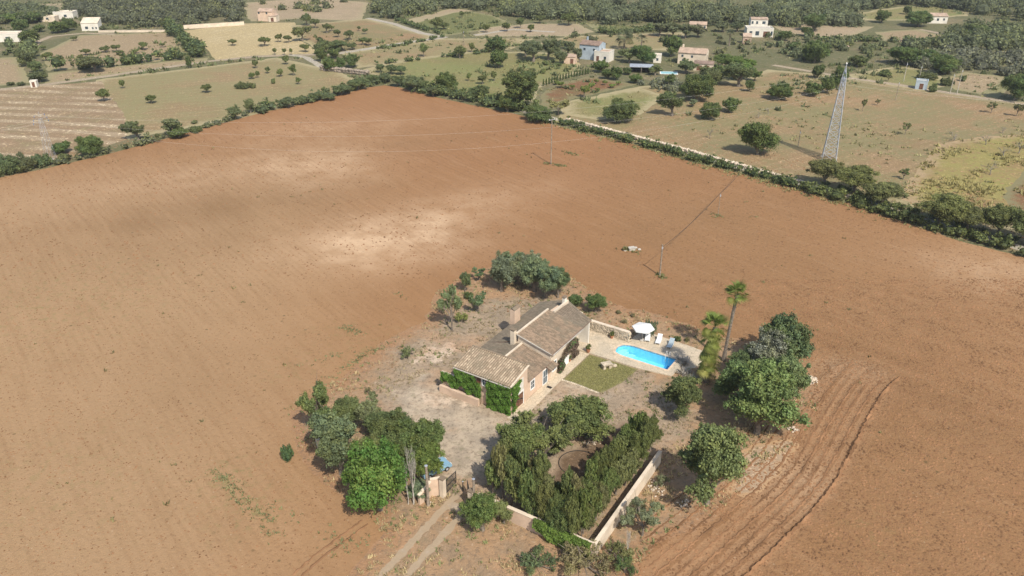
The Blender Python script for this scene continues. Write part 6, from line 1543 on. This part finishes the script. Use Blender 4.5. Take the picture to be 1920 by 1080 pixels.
far_house(1421, 64, 7.5, 5.5, 6.4, R(-6), 'white upper storey block of the modern house at the far meadow', 'white_wall', 'roof_pale', 'gable', wins=(('f', -3, 4.4, 5.6, .9), ('f', -1, 4.4, 5.6, .9), ('f', 2, 4.4, 5.6, 1.4)), name='modern_house', rise=.5)
far_house(1308, 57, 8, 5, 2.6, R(-12), 'low cream house half hidden by grey green trees', 'pale_wall', 'roof_pale', wins=(('f', 3, 1, 2, 1),), rise=.9)
far_house(1757, 44, 9, 6, 3.4, R(-6), 'white walled house with pale roof at the upper right', 'white_wall', 'roof_pale', wins=(('f', -3, 1.2, 2.4, 1.2), ('f', 0, 1.2, 2.4, 1.0), ('f', 2.8, 1.4, 2.4, .8)), rise=1.0)
far_house(498, 40, 7.5, 6, 4.6, R(-8), 'pinkish two storey stone farmhouse at the top left of the picture', 'pink_wall', 'roof_pale', wins=(('f', -3, 3.4, 4.4, .9), ('f', 1, 3.4, 4.4, .9)), rise=1.0)
far_house(511, 41, 4, 4, 2.6, R(-8), 'low annex at the right of the pinkish farmhouse', 'pale_wall', 'roof_pale', 'mono', wins=(('f', 0, .1, 2, 1.4),), name='annex', rise=.6)
far_house(120, 36, 9.5, 6, 3.2, R(4), 'upper white flat house among the trees at the top left', 'white_wall', 'pale_wall', 'flat', wins=(('f', -3.5, 1, 2.2, .9), ('f', 1, 1, 2.2, 1.4)))
far_house(90, 41, 7, 5, 2.2, R(4), 'low pale house left below the upper white house', 'pale_wall', 'pale_wall', 'flat', wins=(('f', 0, 1, 2, 1.2),))
far_house(170, 58, 7.5, 5, 3.4, R(6), 'white gabled house with sloping roof line at the top left', 'white_wall', 'pale_wall', 'mono', wins=(('f', 1.2, .8, 1.7, .7), ('f', 2.7, .8, 1.7, .7), ('f', -1.5, .8, 2.0, 1.3)), rise=1.8)
far_house(12, 79, 13, 7, 3.2, R(6), 'long flat white house at the left edge of the picture', 'white_wall', 'pale_wall', 'flat', wins=(('f', -4, .8, 2.2, 2.6), ('f', 1, .6, 2.2, 1.8)))
far_house(1726, 168, 3.6, 3.0, 2.7, R(-25), 'small blue grey utility shed by the far track', 'bluegrey_wall', 'concrete', 'flat', wins=(('f', 0, .1, 2, 1.2),), name='utility_shed', cat='shed')
far_house(64, 164, 2.0, 1.8, 1.9, R(10), 'small white utility box beside the dirt road at the left', 'white_wall', 'concrete', 'flat', wins=(('f', 0, .1, 1.8, .9),), name='utility_box', cat='utility box')
far_house(1400, 82, 3.5, 3, 2.8, R(-10), 'small orange ruined hut left of the modern house', 'roof_pale', 'roof_pale', 'mono', wins=(('f', -.4, .1, 2.0, .9),), name='ruined_hut', rise=1.0, cat='hut')
far_house(1232, 118, 3, 3, 2.8, R(-10), 'small white outbuilding left of the cream farmhouse', 'white_wall', 'pale_wall', 'flat', wins=(('f', 0, .8, 1.8, .8),), name='outbuilding', cat='outbuilding')
# open carport with grey roof
x, y = P(1202, 136); o = empty('carport', (x, y, 0), R(-8), label='open carport with grey sheet roof in the far garden', cat='carport')
MB().block(-4.2, 4.2, -2.2, 2.2, 2.5, 2.65, 2.65, 2.9, 2.9).build('roof', M['galv'], o)
for a in (-3.9, 0, 3.9):
    for b in (-1.9, 1.9): MB().box(a - .08, a + .08, b - .08, b + .08, -.1, 2.5).build('post', M['old_wood'], o)
MB().box(-4, 4, 1.9, 2.05, -.1, 2.4).build('back_wall', M['dark'], o)
x, y = P(1254, 137); o = empty('garden_pool', (x, y, 0), R(-8), label='small pale garden pool with white rim in front of the cream farmhouse', cat='pool')
MB().box(-3.2, 3.2, -2.2, 2.2, -.1, .25).build('rim', M['white_paint'], o); MB().box(-2.8, 2.8, -1.8, 1.8, .2, .27).build('water', glass('pale_pool_water', (.35, .62, .68)), o)
# long pale garden walls at the top left and the terrace wall
plain_wall('field_wall', P(345, 54), P(458, 47), 1.6, 1.6, .5, 'pale_wall', 'long pale wall above the golden wheat field')
plain_wall('field_wall', P(185, 61), P(310, 60), .9, .9, .5, 'pale_wall', 'low pale wall right of the white gabled house')
stone_wall('terrace_bank', P(602, 131), P(688, 141), 1.2, .8, 'grey stone terrace wall below the trees at the crossroads', 5, 1.1, 'old_wood', False)
stone_wall('lane_wall', P(1062, 226), P(1300, 288), .7, .5, 'low pale dry stone wall along the lane, far half', 6, .6, 'stone_white', False)
stone_wall('lane_wall', P(1300, 288), P(1510, 344), .7, .5, 'low pale dry stone wall along the lane, near half', 7, .6, 'stone_white', False)

# ------------------------------------------------------------------ ground litter: tufts, clods
def tufts(name, label, pts, size, color, blades=7, seed=1, h=1.0):
    rng = np.random.default_rng(seed); pts = np.asarray(pts); n = len(pts); z = hgt(pts[:, 0], pts[:, 1])
    c = np.repeat(np.column_stack([pts, z]), blades, 0); N = n * blades; sz = np.repeat(size * (.5 + rng.random(n)), blades)
    a = rng.uniform(0, 6.283, N); el = rng.uniform(.35, 1.35, N); L = sz * (.6 + .6 * rng.random(N)) * h
    d = np.column_stack([np.cos(a) * np.cos(el), np.sin(a) * np.cos(el), np.sin(el)]); s = np.column_stack([-np.sin(a), np.cos(a), 0 * a]) * (sz * .22)[:, None]
    c = c + np.column_stack([rng.normal(size=(N, 2)) * sz[:, None] * .35, np.zeros(N)])
    v = np.stack([c - s, c + s, c + d * L[:, None]], 1).reshape(-1, 3); f = np.arange(N * 3, dtype=np.int32).reshape(-1, 3)
    me = mesh_np(name, v, f, [M['leaf']], attrs=dict(tint=np.repeat(np.repeat(rng.random(n), blades) * .6 + rng.random(N) * .4, 3), hue=np.repeat(rng.random(N) * .4, 3)))
    return obj(name, me, label=label, cat='ground cover', kind='stuff', color=color)
def scatter(poly, n, seed=1, clump=0, avoid=()):
    rng = np.random.default_rng(seed); xs = [p[0] for p in poly]; ys = [p[1] for p in poly]; X = rng.uniform(min(xs), max(xs), n); Y = rng.uniform(min(ys), max(ys), n)
    k = inside(poly, X, Y)
    for a in avoid: k &= ~inside(a, X, Y)
    if clump: k &= (np.sin(X * clump + 1.3 * np.sin(Y * clump * .7)) * np.sin(Y * clump * 1.1 + np.sin(X * clump * .9)) + rng.normal(0, .25, n)) > .15
    return np.column_stack([X[k], Y[k]])
VERGE = ZN[[z[0] for z in ZN].index('dry_verge')][1]; YARD = ZN[[z[0] for z in ZN].index('dry_yard')][1]
GRV = [z[1] for z in ZN if z[0] in ('gravel_yard', 'stone_path', 'driveway', 'lawn', 'garden_bed', 'flagstone_ground')] + [DECK, POOL, [hw(-11, -1.2), hw(.2, -1.2), hw(.2, 25), hw(-11, 25)]]
tufts('dry_grass', 'straw coloured dry grass tufts on the verge round the plot', scatter(VERGE, 26000, 1, .5, GRV + [YARD]), .30, (.26, .20, .11), 6, 1)
tufts('dry_grass', 'brown dry grass tufts inside the yard', scatter(YARD, 14000, 2, .8, GRV), .22, (.22, .175, .11), 6, 2)
tufts('weeds', 'dull green weeds scattered over the verge', scatter(VERGE, 5000, 3, .35, GRV), .32, (.12, .13, .055), 7, 3)
tufts('grass_blades', 'short green grass blades of the lawn', scatter(poly_w([hw(1.8, 18.6), hw(9.1, 18.7), hw(8.7, 14.5), hw(7.4, 10.9), hw(1.8, 10.9)], sub=1, rough=0), 16000, 4), .09, (.21, .20, .08), 4, 4)
def along(pts, n, w_, seed=1):
    rng = np.random.default_rng(seed); out = []
    for i in range(len(pts) - 1):
        a, b = np.array(P(*pts[i])), np.array(P(*pts[i + 1])); t = rng.random(n)[:, None]; out.append(a + (b - a) * t + rng.normal(size=(n, 2)) * w_)
    return np.vstack(out)
tufts('weeds', 'line of green weeds in the soil left of the entrance', np.vstack([along([(395, 880), (425, 900), (450, 935), (490, 960), (520, 1010)], 45, .5, 5), along([(505, 945), (560, 975)], 20, .5, 6), along([(600, 990), (650, 1030), (690, 1010)], 22, .9, 7)]), .24, (.12, .125, .06), 6, 5)
tufts('weeds', 'green weeds in drill rows left behind the farmhouse', np.vstack([along([(640, 612), (680, 625)], 60, .5, 8), along([(605, 720), (680, 670), (740, 640)], 40, .5, 9), along([(560, 690), (640, 660)], 25, .7, 10), along([(650, 690), (700, 650)], 30, .5, 11), along([(745, 548), (760, 560)], 12, .5, 12), along([(540, 770), (600, 730)], 30, .6, 13)]), .24, (.13, .135, .065), 6, 6)
tufts('weeds', 'weeds round the foot of the field poles and the well', np.vstack([along([(1018, 305), (1060, 312)], 60, .5, 14), along([(1228, 512), (1245, 520)], 30, .4, 15), along([(1165, 466), (1200, 474)], 26, .5, 16), along([(1335, 400), (1352, 408)], 16, .5, 17), along([(1060, 285), (1080, 290)], 30, .7, 18)]), .34, (.12, .12, .05), 8, 7)
tufts('dry_grass', 'bushy yellow green growth in the yellow scrub field', scatter(ZN[[z[0] for z in ZN].index('yellow_scrub')][1], 9000, 9, .22), .7, (.21, .18, .075), 7, 8)
tufts('dry_grass', 'rough grass along both sides of the lane', np.vstack([np.array(off(LANE, .0))[0:0].reshape(0, 2)] + [along([(1000 + 90 * i, 219 + 24.6 * i), (1090 + 90 * i, 243.6 + 24.6 * i)], 120, 1.6, 20 + i) for i in range(9)]), .5, (.17, .16, .07), 6, 9)
FARQ = [z[1] for z in ZN if z[0] in ('meadow', 'country_lane', 'dirt_road', 'striped_field', 'pale_ground') or z[2] in ('wheat_field',)] + [RED]
def far_pts(n, seed, y0, y1, dens):
    rng = np.random.default_rng(seed); X = rng.uniform(-330, 330, n); Y = rng.uniform(y0, y1, n); k = np.abs(X) < Y * .72 + 12
    for q in FARQ: k &= ~inside(q, X, Y)
    X, Y = X[k], Y[k]; f = np.sin(X * .05 + 2 * np.sin(Y * .03)) * np.sin(Y * .047 + 1.5 * np.sin(X * .028)) + rng.normal(0, .3, len(X)); k = f > dens; return np.column_stack([X[k], Y[k]])
tufts('rough_grass', 'rough grass clumps over the meadows beyond the ploughed field', far_pts(26000, 31, 110, 470, .15), .8, (.17, .155, .075), 6, 31, h=.7)
tufts('low_scrub', 'low dark scrub clumps over the far meadows', far_pts(7000, 32, 230, 480, .35), 1.5, (.085, .10, .045), 14, 32, h=.8)
tufts('weeds', 'sparse dark weeds sprinkled over the ploughed field', scatter([p for p in RED if p[1] > -59][:], 4200, 33, .06, [VERGE]), .36, (.13, .11, .05), 7, 33)
def clods(name, label, n, region, size, seed=1, dens=None):
    rng = np.random.default_rng(seed); pts = scatter(region, n, seed)
    if dens is not None: k = rng.random(len(pts)) < dens(pts[:, 0], pts[:, 1]); pts = pts[k]
    n = len(pts); z = hgt(pts[:, 0], pts[:, 1]); s = size * (.4 + 1.1 * rng.random(n) ** 2)
    base = np.array([(1, 0, 0), (0, 1, 0), (-1, 0, 0), (0, -1, 0), (0.1, .1, .8)]); a = rng.uniform(0, 6.28, n); ca, sa = np.cos(a), np.sin(a)
    B = base[None] * (1 + rng.uniform(-.35, .35, (n, 5, 1))) * s[:, None, None]
    X = B[:, :, 0] * ca[:, None] - B[:, :, 1] * sa[:, None] + pts[:, :1]; Y = B[:, :, 0] * sa[:, None] + B[:, :, 1] * ca[:, None] + pts[:, 1:]; Z = B[:, :, 2] + z[:, None] - .01
    v = np.stack([X, Y, Z], 2).reshape(-1, 3); i = np.arange(n)[:, None] * 5
    f = np.stack([np.hstack([i, i + 1, i + 4]), np.hstack([i + 1, i + 2, i + 4]), np.hstack([i + 2, i + 3, i + 4]), np.hstack([i + 3, i, i + 4])], 1).reshape(-1, 3)
    return obj(name, mesh_np(name, v, f, [M['clod']]), kind='stuff', label=label, cat='soil clods')
M['clod'] = simple('soil_clod', (.235, .128, .066), .95, .25, .3, spec=.05)
RN = [P(1150, 1075), P(1500, 790), P(1530, 680), (30, 125), (95, 125), (120, 60), (60, 45), (10, 48)]
clods('soil_clods', 'clods of turned reddish earth on the right side of the ploughed field', 78000, RN, .15, 1)
clods('soil_clods', 'small clods and stones on the left side of the ploughed field', 16000, [(-75, 50), (-12, 50), (-22, 80), (-16, 100), (-15, 125), (-95, 125)], .10, 2)
clods('soil_clods', 'larger clods over the middle of the ploughed field', 26000, [(-150, 125), (-15, 125), (0, 108), (20, 108), (40, 100), (110, 125), (110, 160), (40, 215), (-60, 230), (-140, 190)], .17, 3)
# ridge thrown up by the last furrow on the right
def furrow(o_=0., hs=1., s0=0, s1=None, path=None):
    pts = poly_w(path or FUR, .35, 0, 1, closed=False); rr = random.Random(int(4 + o_ * 10))
    if o_: pts = off(pts, o_)[s0:s1]
    m = MB(); n = len(pts)
    for i, p in enumerate(pts):
        a, b = pts[max(i - 1, 0)], pts[min(i + 1, n - 1)]; dx, dy = b[0] - a[0], b[1] - a[1]; l = math.hypot(dx, dy) or 1; nx, ny = -dy / l, dx / l; z = G(*p)
        hh = rr.uniform(.12, .30) * hs; w1 = rr.uniform(.22, .4) * (.6 + .4 * hs); j = rr.uniform(-.1, .1)
        for k, zz in ((-w1 + j, -.02), (j, hh), (w1 + j, -.02)): m.v.append((p[0] + nx * k, p[1] + ny * k, z + zz))
    for i in range(n - 1):
        for k in range(2): q = i * 3 + k; m.f.append((q, q + 3, q + 4, q + 1))
    m.build('furrow_ridge', M['clod'], kind='structure')
furrow()
for i_, o_ in enumerate((1.3, 2.4, 3.7, 4.8, 6.2, 7.3, 8.8, 10.0, 11.5)): furrow(o_, (.24, .12, .28, .1, .2, .12, .2, .1, .16)[i_], 6 + i_ * 5, 170 - i_ * 4)
WHL = [P(690, 982), P(650, 1012), P(605, 1045), P(560, 1085)]
furrow(0, .28, path=WHL); furrow(.9, .22, path=WHL)

# ------------------------------------------------------------------ air
if HAZE:
    hm = bpy.data.materials.new('haze'); hm.use_nodes = True; t_ = hm.node_tree; t_.nodes.clear(); o_ = t_.nodes.new('ShaderNodeOutputMaterial'); pv = t_.nodes.new('ShaderNodeVolumePrincipled')
    pv.inputs['Color'].default_value = (.93, .95, 1, 1); pv.inputs['Density'].default_value = HAZE; pv.inputs['Anisotropy'].default_value = .2; t_.links.new(pv.outputs[0], o_.inputs['Volume'])
    MB().box(-1700, 1700, -300, 1700, -6, 75).build('haze', hm, kind='stuff')
